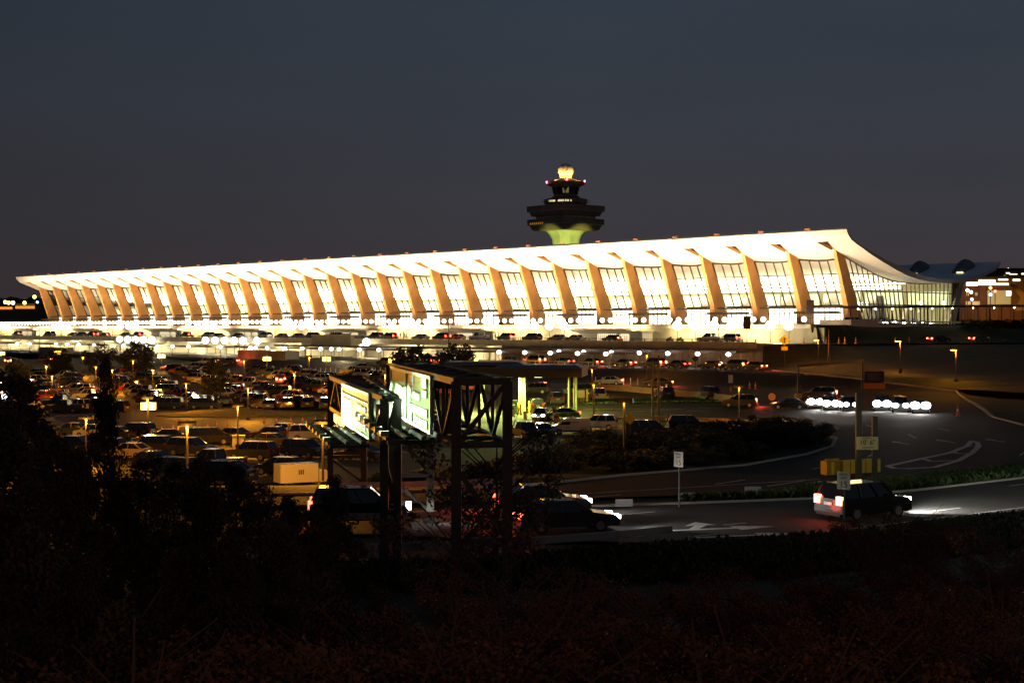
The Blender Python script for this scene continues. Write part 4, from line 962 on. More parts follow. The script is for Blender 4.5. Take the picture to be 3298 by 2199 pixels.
facing(2672, 1326, 'suv', 'black', -98, 'tall black suv with dazzling headlights, left of the pair before the sign post', 1500)
facing(2733, 1329, 'suv', 'black', -96, 'black suv with dazzling headlights, right of the pair before the sign post', 1300)
facing(2840, 1328, 'van', 'black', -104, 'black van with dazzling headlights right of the sign post', 1500)
facing(2900, 1334, 'suv', 'dark grey', -104, 'dark grey suv with dazzling headlights in the middle right of the sign post', 1500)
facing(2965, 1336, 'sedan', 'black', -106, 'black sedan with dazzling headlights farthest right on the bend', 1300)
moving(2540, 1318, 'sedan', 'black', 172, 'black sedan with red tail lights on the exit road by the round sign', 'b', 0, 260)
moving(2380, 1312, 'suv', 'dark grey', 172, 'dark grey suv with red tail lights following the exit road', 'b', 0, 260)
moving(2640, 1286, 'suv', 'dark grey', 165, 'dark suv with red tail lights under the height bar', 'b', 0, 260)
moving(2120, 1246, 'sedan', 'black', 170, 'black sedan with red tail lights behind the white marker posts', 'b', 0, 260)
moving(1960, 1240, 'sedan', 'silver', 170, 'silver sedan behind the white marker posts near the canopy', 'b', 0, 160)
for i, x in enumerate((86, 96)):
    p = Vector((x, 294 + i * 5, RZ + .05)); t = car('sedan', ['black', 'dark grey'][i], p, R(24), ['black sedan with red tail lights on the upper ramp', 'dark grey sedan with red tail lights ahead on the upper ramp'][i], None, True, 'b')
    light('taillight_glow', 'POINT', (-2.9, 0, .75), 40, (1, .08, .04), t, size=.3)

# ------------------------------------------------------------------ lamps of the parking lot and roads
SOD = (1, .36, .018)
lm = MB(); lm.cyl((0, 0, 0), (0, 0, 4.3), .09, .07, 8, 0); lm.bb(-.62, .62, -.2, .2, 4.44, 4.56, 0); [lm.bb(a_, b_, c_, d_, 4.24, 4.44, 0) for a_, b_, c_, d_ in ((-.62, .62, -.22, -.19), (-.62, .62, .19, .22), (-.64, -.61, -.2, .2), (.61, .64, -.2, .2))]; lm.cyl((0, 0, 0), (0, 0, .35), .25, .25, 8, 0)
lpm = lm.mesh('lamp_pole', M_pole)
le = MB(); le.bb(-.45, .45, -.14, .14, 4.315, 4.345); lem = le.mesh('lamp_lens', M_sod)
def sodium(u, v, label, pw=330, h=4.3, top=True, rz=None, base=None):
    p = G(u, v, h) if top else G(u, v)
    p.z = H(p.x, p.y) if base is None else base
    rz = R((u * 7) % 30 - 15) if rz is None else rz
    t = thing('parking_lamp', label, 'lamp', p, rz, 'low T-shaped sodium lamps'); link('pole', lpm, t); link('lens', lem, t)
    light('lamp_light', 'POINT', (0, -.13, 4.1), pw * 11, SOD, t, size=.16)
    return t
LAMPS = [(168, 1211, 'at the far left end of the lot'), (309, 1181, 'in front of the round trees'), (362, 1190, 'right of the cypress top'), (429, 1161, 'in front of the rightmost far round tree'), (492, 1190, 'far back left of the bare tree'), (600, 1235, 'left of the bare tree trunk'), (799, 1250, 'right of the bare tree'), (149, 1178, 'farthest back on the left'), (267, 1150, 'dark one between the round trees'), (786, 1161, 'before the grey block'), (948, 1204, 'in the back row left of the gantry'), (996, 1150, 'by the fence left of the gantry'),
         (766, 1308, 'on the grass island'), (475, 1284, 'with a pair of lanterns in front of it'), (277, 1348, 'with dark head at the left crossing'), (603, 1380, 'beside the orange cones'), (1240, 1206, 'just behind the large sign'), (60, 1290, 'at the left picture edge of the lot'), (90, 1390, 'low at the left behind the conifers')]
for u, v, n in LAMPS: sodium(u, v, 'low lamp glowing orange ' + n, 400)
sodium(1040, 1424, 'low lamp glowing orange beside the white box truck', 900)
for u, v, n in ((1907, 1189, 'above the white marker posts'), (1912, 1237, 'beside the exit canopy'), (2380, 1247, 'by the red lights of the exit road'), (2083, 1144, 'in front of the taxi queue')): sodium(u, v, 'low lamp glowing orange ' + n, 130)
sodium(2010, 1293, 'low lamp glowing orange in front of the grey minivan', 14)
def hill_z(Y): return None
for (X, Y, z), n in (((52.5, 250, 2.6), 'at the foot of the slope near the yellow sign'), ((62, 233, 2.6), 'behind the height bar'), ((64.5, 212, 1.5), 'alone on the dark grass slope')):
    t = sodium(0, 0, 'slim street lamp glowing orange ' + n, 700, base=z) if False else None
    t = thing('street_lamp', 'slim lamp glowing orange ' + n, 'lamp', (X, Y, z), 0, 'lamps at the foot of the grass slope')
    mb = MB(); mb.cyl((0, 0, -1), (0, 0, 4.6), .08); mb.cyl((0, 0, -.6), (0, 0, .3), .3); build('pole', mb, M_pole, t)
    mb = MB(); mb.box((-.35, 0, 4.65), (1.2, .3, .12)); build('head', mb, M_pole, t); mb = MB(); mb.box((-.35, 0, 4.57), (.8, .24, .04)); build('lens', mb, M_sod, t)
    light('lamp_light', 'POINT', (-.35, -.1, 4.3), 1700, SOD, t, size=.16)
# lantern pairs (lit yellow boxes on a pole)
M_lan = mat('lantern_glass', (1, .8, .3), .4, emit=(1, .62, .12), es=3.2)
for u, v, n in ((478, 1305, 'in the middle of the lot by the dark cars'), (860, 1154, 'in front of the grey block'), (1052, 1155, 'left of the large sign'), (1265, 1160, 'above the large sign corner'), (520, 1146, 'by the trees'), (185, 1135, 'between the leftmost round trees'), (1525, 1160, 'behind the exit canopy'), (5, 1137, 'at the left picture edge')):
    h = 3.6; p = G(u, v, h); p.z = H(p.x, p.y); t = thing('lantern_post', 'pole with lit yellow lanterns ' + n, 'lamp', p, 0, 'poles with lit yellow lantern boxes')
    mb = MB(); mb.cyl((0, 0, 0), (0, 0, h + .9), .07); mb.bb(-.7, .7, -.04, .04, h + .3, h + .38); build('pole', mb, M_pole, t)
    for s in (-1, 1): mb = MB(); mb.bb(s * .5 - .3, s * .5 + .3, -.3, .3, h - .5, h + .3); build('lantern', mb, M_lan, t)
    light('lamp_light', 'POINT', (0, -.55, h), 700, (1, .55, .12), t, size=.4)
# section sign with a glowing B
def text(name, s, size, m, parent, loc, rot, ext=.01):
    c = bpy.data.curves.new(name, 'FONT'); c.body = s; c.size = size; c.extrude = ext; c.align_x = 'CENTER'; c.align_y = 'CENTER'; c.materials.append(m)
    tmp = bpy.data.objects.new(name, c); sc.collection.objects.link(tmp); bpy.context.view_layer.update()
    me = bpy.data.meshes.new_from_object(tmp.evaluated_get(bpy.context.evaluated_depsgraph_get())); bpy.data.objects.remove(tmp)
    o = link(name, me, parent, loc); o.rotation_euler = rot; return o
p = G(1092, 1358, 3.0); p.z = H(p.x, p.y); t = thing('section_sign', 'glowing yellow box sign with the letter B left of the small sign', 'sign', p)
mb = MB(); mb.cyl((0, 0, 0), (0, 0, 2.7), .06); build('pole', mb, M_pole, t); mb = MB(); mb.bb(-.5, .5, -.3, .3, 2.5, 3.8); build('lantern', mb, M_lan, t)
text('lettering', 'B', .8, M_dark, t, (0, -.33, 3.0), (R(90), 0, 0)); light('lamp_light', 'POINT', (0, -.9, 3.2), 110, (1, .6, .12), t, size=.4)
# tall poles
def pole(u, vb, hgt, label, r=.12, base=None, side=0):
    p = G(u, vb); p.z = H(p.x, p.y) if base is None else base
    mb = MB(); mb.cyl((0, 0, -.3), (0, 0, hgt), r, r * .7)
    o = build('pole', mb, M_pole, None, p); tag(o, label, 'pole'); return o
pole(2102, 1352, 7.6, 'left one of the two dark posts beside the exit road', .16); pole(2121, 1352, 8.2, 'right one of the two dark posts beside the exit road', .16)
for x, y, z0, z1, n in ((x_at(788, -48), -48, 2, 10.4, 'tall thin pole rising through the decks by the grey block'), (x_at(127, -48), -48, 2, 10.2, 'tall thin pole at the far left of the decks'), (x_at(1445, -45), -45, 5, 11.5, 'thin mast in front of the second pavilion'), (x_at(2315, -42), -42, 6, 10.4, 'dark pole in front of the parked pickup on the arrivals road')):
    mb = MB(); mb.cyl((0, 0, 0), (0, 0, z1 - z0), .12, .08); o = build('pole', mb, M_steel if z0 == 2 else M_pole, None, W(x, y, z0)); tag(o, n, 'pole')
for X, Y, z0, z1, n in ((54.5, 251, 1.5, 9.0, 'tall dark pole left behind the height bar'), (70, 330, 9.5, 16, 'thin mast at the right end of the terminal')):
    mb = MB(); mb.cyl((0, 0, 0), (0, 0, z1 - z0), .2 if z0 < 5 else .08, .12 if z0 < 5 else .05); o = build('pole', mb, M_pole, None, (X, Y, z0)); tag(o, n, 'pole')
for n_, x in ((0, x_at(2600, -22)), (1, x_at(2416, -38))):
    t = thing('deck_sign', ['brown panel sign on a pole before the last column bay', 'brown panel sign on a pole above the arrivals road railing'][n_], 'sign', W(x, -21 if n_ == 0 else -39, 9.9 if n_ == 0 else MID), FROT)
    mb = MB(); mb.cyl((0, 0, 0), (0, 0, 5.2), .07); build('pole', mb, M_pole, t); mb = MB(); mb.bb(-.85, .85, -.06, .06, 2.4 if n_ == 0 else 2.7, 4.9 if n_ == 0 else 5.1); build('panel', mb, mat('brown_panel', (.05, .016, .01), .6), t)
# lit signs by the lower road: yellow diamond and others
def diamond(p, s, h, label, col, n=4):
    t = thing('warning_sign', label, 'sign', p)
    mb = MB(); mb.cyl((0, 0, -.5), (0, 0, h), .05); build('pole', mb, M_pole, t)
    mb = MB(); mb.rings([[(s * math.cos(R(90 + 90 * i)), y, h + s * math.sin(R(90 + 90 * i))) for i in range(4)] for y in (-.08, -.05)]); build('panel', mb, col, t); return t
M_yel = mat('sign_yellow', (.85, .6, .03), .5); M_org = mat('sign_orange', (.8, .28, .02), .5)
t = diamond(Vector((47.6, 255, 2.0)), .95, 5.2, 'yellow diamond warning sign with a small plate at the tail of the queue', M_yel)
mb = MB(); mb.bb(-.55, .55, -.08, -.05, 3.4, 4.05); build('plate', mb, M_yel, t); mb = MB(); mb.bar((0, -.1, 4.7), (0, -.1, 5.6), .14); mb.bar((0, -.1, 5.2), (.25, -.1, 5.5), .12); build('symbol', mb, M_dark, t)
light('sign_light', 'POINT', (.3, -2.0, 6.4), 60, (1, .8, .3), t, size=.2)
p = G(363, 1290, 2.4); p.z = H(p.x, p.y); t = diamond(p, .9, 2.6, 'yellow diamond pedestrian sign behind the cypress', mat('sign_lime', (.5, .6, .03), .5))
mb = MB(); mb.ball((0, -.1, 3.05), .1, 8, 6); mb.bar((0, -.1, 2.95), (.02, -.1, 2.6), .14); mb.bar((.02, -.1, 2.6), (-.18, -.1, 2.2), .09); mb.bar((.02, -.1, 2.6), (.2, -.1, 2.22), .09); mb.bar((0, -.1, 2.85), (.22, -.1, 2.62), .07); build('symbol', mb, M_dark, t)
diamond(G(2029, 1430), .62, 2.6, 'dark yellow diamond sign backed by shrubs below the T-shaped lamp', M_yel)
p = G(2486, 1330); p.z = H(p.x, p.y); t = thing('round_sign', 'orange eight sided sign by the red lights of the exit road', 'sign', p)
mb = MB(); mb.cyl((0, 0, 0), (0, 0, 1.7), .04); build('pole', mb, M_pole, t); mb = MB(); mb.rings([[(.5 * math.cos(R(22.5 + 45 * i)), y, 2.1 + .5 * math.sin(R(22.5 + 45 * i))) for i in range(8)] for y in (-.06, -.03)]); build('panel', mb, M_org, t)
light('sign_light', 'POINT', (0, -2.5, 1.2), 22, (1, .45, .1), t, size=.2)
diamond(W(x_at(2239, -64), -64, LOW), .6, 2.0, 'small dark diamond sign in front of the taxi queue', mat('sign_dark', (.03, .03, .02), .6))
t = thing('white_sign', 'small white sign with orange base by the barriers', 'sign', G(2353, 1262)); mb = MB(); mb.cyl((0, 0, 0), (0, 0, 2.6), .05); build('pole', mb, M_pole, t); mb = MB(); mb.bb(-.35, .35, -.06, -.03, 1.4, 2.6); build('panel', mb, M_white, t); mb = MB(); mb.bb(-.12, .12, -.1, -.04, .1, .8); build('base', mb, M_org, t)

# ------------------------------------------------------------------ sign gantries
M_gal = mat('gantry_steel', (.06, .066, .055), .55, metal=.2, noise=.25, nscale=1.2)
M_gsign = mat('sign_face_green', (.20, .32, .13), .5, noise=.08, nscale=1)
M_gbord = mat('sign_border', (.75, .78, .66), .5)
def gantry(label, near_l, near_r, far_l, far_r, ztop, zbot, sg, glow, pw, cw=2.1):
    """near_l.. are (x, y) feet of the four posts; left side carries the sign"""
    o0 = Vector((*near_l, 0)); t = thing('sign_gantry', label, 'sign gantry', o0)
    P = [Vector((*q, 0)) - o0 for q in (near_l, near_r, far_l, far_r)]
    def at(i, z): return Vector((P[i].x, P[i].y, z))
    for i in range(4):
        mb = MB(); mb.bar(at(i, 0), at(i, ztop), .33, .33); mb.bar(at(i, 0), at(i, .25), .7, .7); build('post', mb, M_gal, t)
    for a, b in ((0, 1), (2, 3)):
        mb = MB(); mb.bar(at(a, zbot * .42), at(b, zbot * .42), .2); mb.bar(at(a, zbot * .86), at(b, zbot * .42), .16); mb.bar(at(a, zbot * .42 - .1), at(b, zbot * .02 + .4), .14); mb.bar(at(a, zbot), at(b, zbot), .2); mb.bar(at(a, ztop), at(b, ztop), .22); mb.bar(at(a, zbot), at(b, ztop), .14); build('cross_brace', mb, M_gal, t)
    for a, b in ((0, 2), (1, 3)):
        for z in (zbot, ztop): mb = MB(); mb.bar(at(a, z), at(b, z), .2, .22); build('chord', mb, M_gal, t)
    mb = MB(); n = 7
    for k in range(n):
        f0, f1 = k / n, (k + 1) / n
        L0, L1, R0, R1 = P[0].lerp(P[2], f0), P[0].lerp(P[2], f1), P[1].lerp(P[3], f0), P[1].lerp(P[3], f1)
        up = Vector((0, 0, ztop)); dn = Vector((0, 0, zbot))
        for A, B in ((L0, L1), (R0, R1)): mb.bar(A + (dn if k % 2 else up), B + (up if k % 2 else dn), .12); mb.bar(B + dn, B + up, .12)
        for q in (up, dn): mb.bar(L0 + q, R1 + q, .1); mb.bar(L1 + q, R1 + q, .12)
    build('lacing', mb, M_gal, t)
    # sign plate hung on the left side
    a = Vector((*sg[0], 0)) - o0; b = Vector((*sg[1], 0)) - o0; z0, z1 = sg[2], sg[3]; d = (b - a).normalized(); nrm = Vector((-d.y, d.x, 0))
    ln = (b - a).length; F = Matrix.Translation((a.x, a.y, 0)) @ Matrix(((d.x, -d.y, 0, 0), (d.y, d.x, 0, 0), (0, 0, 1, 0), (0, 0, 0, 1)))
    mb = MB(); mb.box((ln / 2, -.06, (z0 + z1) / 2), (ln, .12, z1 - z0), M=F); sp_ = build('sign_panel', mb, M_gsign, t)
    mb = MB(); e = .03
    for x0, x1, y0, y1 in ((0, ln, z1 - .13, z1), (0, ln, z0, z0 + .13), (0, .16, z0 + .13, z1 - .13), (ln - .16, ln, z0 + .13, z1 - .13)): mb.box(((x0 + x1) / 2, e, (y0 + y1) / 2), (x1 - x0, .05, y1 - y0), M=F)
    glow(mb, F, ln, z0, z1); build('lettering', mb, M_gbord, sp_)
    # catwalk below the sign and its lamps
    mb = MB()
    for k in range(9):
        x = ln * k / 8; mb.box((x, cw / 2, z0 - .25), (.2, cw, .14), M=F)
    for y in (.3, cw * .55, cw): mb.box((ln / 2, y, z0 - .12), (ln, .12, .12), M=F)
    build('catwalk', mb, M_gal, t)
    for k in range(6):
        x = ln * (k + .5) / 6; mb = MB(); mb.box((x, cw, z0 - .02), (.5, .3, .2), M=F); lp = build('sign_lamp', mb, mat('lamp_housing', (.2, .22, .18), .5), t)
        o = light('sign_light', 'SPOT', F @ Vector((x, (cw + .2) * (1 - .09 * k), z0 + .12)), pw * (1 if k < 3 else 1.9), (.84, 1, .70), t, size=.15, spot=R(110), blend=.5); aim(o, F @ Vector((x, 0, (z0 + z1) / 2 - .2)))
    for k in (0, 1):
        x = ln * k; mb = MB(); mb.box((x, -.5, z1 - .25), (.3, .9, .4), M=F); build('bracket', mb, M_gal, t); mb = MB(); mb.box((x, -.5, z0 + .25), (.3, .9, .4), M=F); build('bracket', mb, M_gal, t)
    return t
def big_text(mb, F, ln, z0, z1):
    h = z1 - z0; B = lambda x0, x1, a, b: mb.box((ln * (x0 + x1) / 2, .04, z0 + h * (a + b) / 2), (ln * (x1 - x0), .05, h * (b - a)), M=F)
    # x runs from the near end (right in view) to the far end
    B(.07, .17, .76, .93); B(.07, .17, .60, .72); B(.38, .47, .74, .93); B(.38, .46, .60, .72); B(.545, .56, .05, .95)
    for k in range(8): B(.22 + k * .033, .245 + k * .033, .50, .64) 
    for k in range(5): B(.60 + k * .045, .63 + k * .045, .50, .66)
    for k in range(10): B(.06 + k * .042, .09 + k * .042, .26, .40)
    for k in range(7): B(.06 + k * .045, .09 + k * .045, .08, .2)
    B(.40, .44, .06, .3); B(.37, .47, .3, .36); B(.86, .9, .1, .3); B(.83, .93, .22, .34)
def small_text(mb, F, ln, z0, z1):
    h = z1 - z0; B = lambda x0, x1, a, b: mb.box((ln * (x0 + x1) / 2, .04, z0 + h * (a + b) / 2), (ln * (x1 - x0), .05, h * (b - a)), M=F)
    B(.01, .99, .74, .78); B(.60, .615, .03, .74)
    for k in range(6): B(.10 + k * .06, .14 + k * .06, .54, .66)
    for k in range(5): B(.68 + k * .05, .715 + k * .05, .52, .66)
    for k in range(6): B(.12 + k * .06, .16 + k * .06, .34, .46)
    for k in range(5): B(.10 + k * .06, .14 + k * .06, .16, .28)
    B(.8, .84, .1, .3); B(.77, .87, .1, .16)
gantry('large steel sign gantry with the big brightly lit green sign', (-1.83, 48), (-.15, 48.3), (-5.8, 69.5), (-3.9, 69.8), 7.54, 5.45, ((-2.93, 53), (-5.55, 67), 5.42, 7.55), big_text, 850, 1.6)
gantry('smaller steel sign gantry with the dimmer lit green sign', (-5.05, 57.7), (-4.55, 57.9), (-10.25, 82.5), (-8.4, 82.8), 6.5, 4.8, ((-5.98, 61.3), (-8.42, 72.5), 4.6, 6.56), small_text, 450, 1.7)
# ------------------------------------------------------------------ speed limit signs, clearance sign, height bar, info board
def speed(u, vb, ang, label):
    p = G(u, vb); p.z = H(p.x, p.y); t = thing('speed_limit_sign', label, 'sign', p, ang)
    mb = MB(); mb.bar((0, 0, -.2), (0, 0, 2.9), .07); build('post', mb, M_pole, t)
    mb = MB(); mb.bb(-.31, .31, -.07, -.045, 2.12, 2.9); pn = build('panel', mb, mat('sign_white', (.55, .5, .46), .5), t)
    for s_, sz, z in (('SPEED', .15, 2.78), ('LIMIT', .15, 2.62), ('15', .40, 2.33)): text('lettering', s_, sz, M_dark, pn, (0, -.075, z), (R(90), 0, 0), .004)
speed(2719, 1731, R(-38), 'nearest speed limit 15 sign on a dark post beside the near road')
speed(2188, 1636, R(-48), 'farther speed limit 15 sign on a dark post beside the wide curve')
p1 = G(2765, 1545); p1.z = 0; t = thing('clearance_sign', 'pale yellow clearance sign on two dark posts above the yellow crash barrier', 'sign', p1)
Yp = p1.y; k = Yp / FPX
mb = MB(); mb.bar((0, 0, 0), (0, 0, (1545 - 1265) * k), .34); build('post', mb, M_gal, t); mb = MB(); x = (2822 - 2770) * k; mb.bar((x, 0, 0), (x, 0, (1545 - 1340) * k), .3); build('post', mb, M_gal, t)
mb = MB(); mb.bb(-9 * k, 60 * k, -.28, -.2, (1545 - 1447) * k, (1545 - 1406) * k); pn = build('panel', mb, mat('sign_cream', (.62, .58, .30), .6), t)
text('lettering', "10' 6\"", .42, M_dark, pn, (25 * k, -.30, (1545 - 1424) * k), (R(90), 0, 0)); 
mb = MB(); mb.bb(8 * k, 40 * k, -.31, -.29, (1545 - 1411.5) * k, (1545 - 1409.5) * k); mb.bb(8 * k, 44 * k, -.31, -.29, (1545 - 1441) * k, (1545 - 1439) * k); build('lettering', mb, M_dark, pn)
light('sign_light', 'POINT', (.5, -3.5, 1.6), 9, (1, .95, .6), t, size=.3)
q0 = G(2706, 1534); t = thing('crash_barrier', 'yellow water-filled crash barrier blocks with ragged top on a kerbed island', 'barrier', (q0.x, q0.y, .16))
pe = G(2828, 1526) - q0; pe.z = 0; d = pe.normalized(); 
for i in range(5):
    a = d * (pe.length * i / 5 + .03); b = d * (pe.length * (i + 1) / 5 - .03); mb = MB(); mb.bar(a + Vector((0, 0, .42)), b + Vector((0, 0, .42)), .5, .84); build('block', mb, M_ypaint, t)
mb = MB(); rs = []
for kx, z in ((0, 0), (0, .84)): rs.append([(-.1, .3, z), (-.1, -.4, z), (-1.0, -.75, z), (-1.25, -.1, z)])
mb.rings(rs); build('nose', mb, M_ypaint, t)
mb = MB(); rr = random.Random(4)
for i in range(16): mb.box((-1.15 + i * .07, -.6 + i * .05 + rr.uniform(-.1, .1), .88), (.06, .06, rr.uniform(.05, .26)), rr.random())
build('bristle', mb, M_ypaint, t)
light('barrier_light', 'POINT', (0, -4, 3.4), 12, (1, .8, .4), None if False else t, size=.4)
# height bar
a = G(2571, 1282); b = G(2778, 1250); a.z = H(a.x, a.y); k = a.y / FPX
t = thing('height_bar', 'dark goalpost shaped height bar across the curve', 'gantry', a)
Z1 = (1282 - 1179) * k; bx = (2778 - CX) * (a.y + 6) / FPX - a.x
mb = MB(); mb.bar((0, 0, 0), (0, 0, Z1), .2); build('post', mb, M_pole, t); mb = MB(); mb.bar((bx, 6, -1), (bx, 6, Z1 + .65), .24); build('post', mb, M_pole, t); mb = MB(); mb.bar((-.1, 0, Z1), (bx + .1, 6, Z1 + .62), .26, .34); build('crossbar', mb, M_pole, t)
mb = MB(); mb.bb(-.45, .45, -.4, .4, 0, .6); build('footing', mb, M_ypaint, t)
p = G(2816, 1262); k = p.y / FPX; p.z = H(p.x, p.y); t = thing('info_board', 'dark blue board with pale lines and an orange lower panel', 'sign', p, R(-6))
mb = MB(); 
for x in (-.9, .9): mb.bar((x, .12, 0), (x, .12, 3.2), .1)
build('post', mb, M_pole, t)
mb = MB(); mb.bb(-32 * k, 31 * k, -.06, .04, (1262 - 1231) * k, (1262 - 1196) * k); pn = build('panel', mb, mat('board_blue', (.02, .03, .05), .5), t)
mb = MB()
for i in range(4): mb.bb(-20 * k, (20 - (i % 2) * 6) * k, -.09, -.062, (1262 - 1205 - i * 6) * k - .04, (1262 - 1205 - i * 6) * k + .04)
build('lettering', mb, mat('board_text', (.18, .2, .22), .5), pn)
mb = MB(); mb.bb(-34 * k, 34 * k, -.05, .03, (1262 - 1252) * k, (1262 - 1234) * k); build('lower_panel', mb, mat('panel_amber', (.5, .2, .01), .5), t)

# ------------------------------------------------------------------ exit plaza canopy and its gear
c0 = GZ(1736, 1325, -2.2); t = thing('exit_canopy', 'dark flat two level canopy over the parking exit booths', 'canopy', (c0.x, c0.y, H(c0.x, c0.y)), R(-4))
M_can = mat('canopy_fascia', (.014, .010, .008), .6); M_canr = mat('canopy_roof', (.14, .14, .15), .4, noise=.2, nscale=.5)
mb = MB(); mb.rings([[(-6.0, -5, 5.0 - .0), (6.0, -5, 5.0), (6.6, 5, 5.0), (-6.0, 5, 5.0)], [(-6.0, -5, 6.15), (6.0, -5, 6.15), (6.6, 5, 6.15), (-6.0, 5, 6.15)]]); build('fascia', mb, M_can, t)
mb = MB(); mb.rings([[(-6.05, -5.05, 6.16), (6.05, -5.05, 6.16), (6.65, 5, 6.16), (-6.05, 5, 6.16)], [(-5.4, -3.5, 6.6), (5.2, -3.5, 6.6), (5.6, 3.8, 6.6), (-5.4, 3.8, 6.6)]]); build('roof', mb, M_canr, t)
mb = MB(); mb.bb(-13.5, -6.1, -1, 9, 5.3, 6.3); build('rear_fascia', mb, M_can, t)
mb = MB(); mb.rings([[(-13.5, -1, 6.31), (-2, -1, 6.61), (-2, 9, 6.61), (-13.5, 9, 6.31)], [(-13, 0, 6.9), (-3, 0, 6.95), (-3, 8, 6.95), (-13, 8, 6.9)]]); build('rear_roof', mb, M_canr, t)
for x, y, r in ((-2.3, -1.5, .42), (-2.3, 3, .3), (4.2, -2, .16), (4.9, -2, .16), (5.1, 2, .14), (-8, 2, .3), (-12, 2, .3)):
    mb = MB(); mb.cyl((x, y, 0), (x, y, 5.0), r, None, 10); build('pillar', mb, mat('pillar_paint', (.35, .42, .25), .6), t)
for i, (x, y) in enumerate(((-4, -2), (0, -2.5), (-8.5, 1), (-12, 1))):
    mb = MB(); mb.bb(x - .5, x + .5, y - .1, y + .1, 4.9, 4.98); build('downlight', mb, mat('canopy_lamp', (1, 1, .7), .4, emit=(.9, 1, .5), es=6), t)
    light('canopy_light', 'AREA', (x, y, 4.85), 4200 if i < 1 else 3000, (.85, 1, .22), t, size=1.0)
def small(name, cat, u, v, fn, label, grp=None, rz=0):
    p = G(u, v); p.z = H(p.x, p.y); t = thing(name, label, cat, p, rz, grp); fn(t); return t
def bol(h=1.1, r=.14, m=M_ypaint):
    mb = MB(); mb.cyl((0, 0, 0), (0, 0, h), r, None, 10); mb.ball((0, 0, h), r, 8, 6); return mb
BOLL = [(1671, 1335), (1677, 1338), (1704, 1330), (1712, 1340), (1721, 1352), (1694, 1354), (1552, 1345), (1807, 1345), (1814, 1336)]
for i, (u, v) in enumerate(BOLL):
    mb = bol(1.5 if i < 5 else 1.1); o = build('bollard', mb, M_ypaint, None, G(u, v) * 1.0); o.location.z = H(o.location.x, o.location.y); tag(o, 'yellow steel bollard guarding the ticket machines under the canopy', 'bollard', 'yellow bollards at the exit booths')
def machine(col, w_, d_, h):
    def fn(t):
        mb = MB(); mb.box((0, 0, h / 2), (w_, d_, h)); build('cabinet', mb, col, t); mb = MB(); mb.box((0, 0, h + .06), (w_ * 1.2, d_ * 1.2, .1)); build('cap', mb, M_trim, t)
        mb = MB(); mb.box((0, -d_ / 2 - .02, h * .75), (w_ * .6, .03, h * .25)); build('screen', mb, M_dark, t)
    return fn
MC = mat('machine_paint', (.5, .55, .45), .5); MG = mat('machine_green', (.25, .5, .25), .5); MO = mat('machine_tan', (.5, .3, .14), .6)
small('ticket_machine', 'ticket machine', 1650, 1340, machine(MC, .6, .6, 1.4), 'pale ticket machine at the left of the thick canopy pillar')
small('ticket_machine', 'ticket machine', 1660, 1334, machine(MG, .7, .6, 1.8), 'green tinted ticket cabinet behind the pale machine')
small('ticket_machine', 'ticket machine', 1785, 1352, machine(MO, .55, .6, 1.6), 'tan ticket machine beside the green sedan')
small('ticket_machine', 'ticket machine', 1791, 1362, machine(MO, .8, .7, 1.1), 'squat tan box in front of the tan ticket machine')
small('ticket_machine', 'ticket machine', 1756, 1350, machine(MC, .25, .3, 2.2), 'slim pale column machine with white head')
small('utility_box', 'box', 1728, 1362, machine(MO, .7, .5, .6), 'low tan concrete block on the grass edge')
small('utility_box', 'box', 2168, 1380, machine(mat('pipe_grey', (.4, .38, .3), .6), .3, .3, 1.5), 'thin grey post before the barrier rail')
def gate(t):
    mb = MB(); mb.cyl((0, 0, 0), (0, 0, 1.0), .18, None, 8); build('post', mb, MC, t); mb = MB(); mb.box((1.6, 0, .95), (3.2, .08, .12)); build('arm', mb, mat('gate_arm', (.7, .65, .4), .5), t)
small('barrier_gate', 'gate', 1690, 1350, gate, 'white barrier arm between the yellow bollards'); small('barrier_gate', 'gate', 1600, 1345, gate, 'white barrier arm left of the dark gantry post')
def frame_sign(t):
    for x in (-1.0, 1.0): mb = MB(); mb.bar((x, 0, 0), (x, 0, 1.9), .26); build('post', mb, M_ypaint, t)
    mb = MB(); mb.box((0, 0, 1.25), (1.3, .1, 1.1)); build('panel', mb, mat('tan_board', (.5, .38, .25), .7), t)
    mb = MB()
    for i in range(5): mb.box((-.5 + i * .25, 0, .45), (.05, .05, .5))
    build('grille', mb, M_steel, t); light('sign_light', 'POINT', (0, -1.5, 2.4), 40, (1, .7, .2), t, size=.2)
small('notice_frame', 'sign', 1869, 1296, frame_sign, 'tan notice board between two thick yellow posts')
# headlight of a car waiting in the booth lane
t = vcar(1742, 1352, 'hatchback', 'silver', -100, 'silver hatchback with one bright headlamp waiting at the exit gate', 'h'); light('headlight_beam', 'SPOT', (2.2, 0, .7), 260, (.9, .93, 1), t, size=.2, rot=(R(80), 0, R(-90)), spot=R(80))
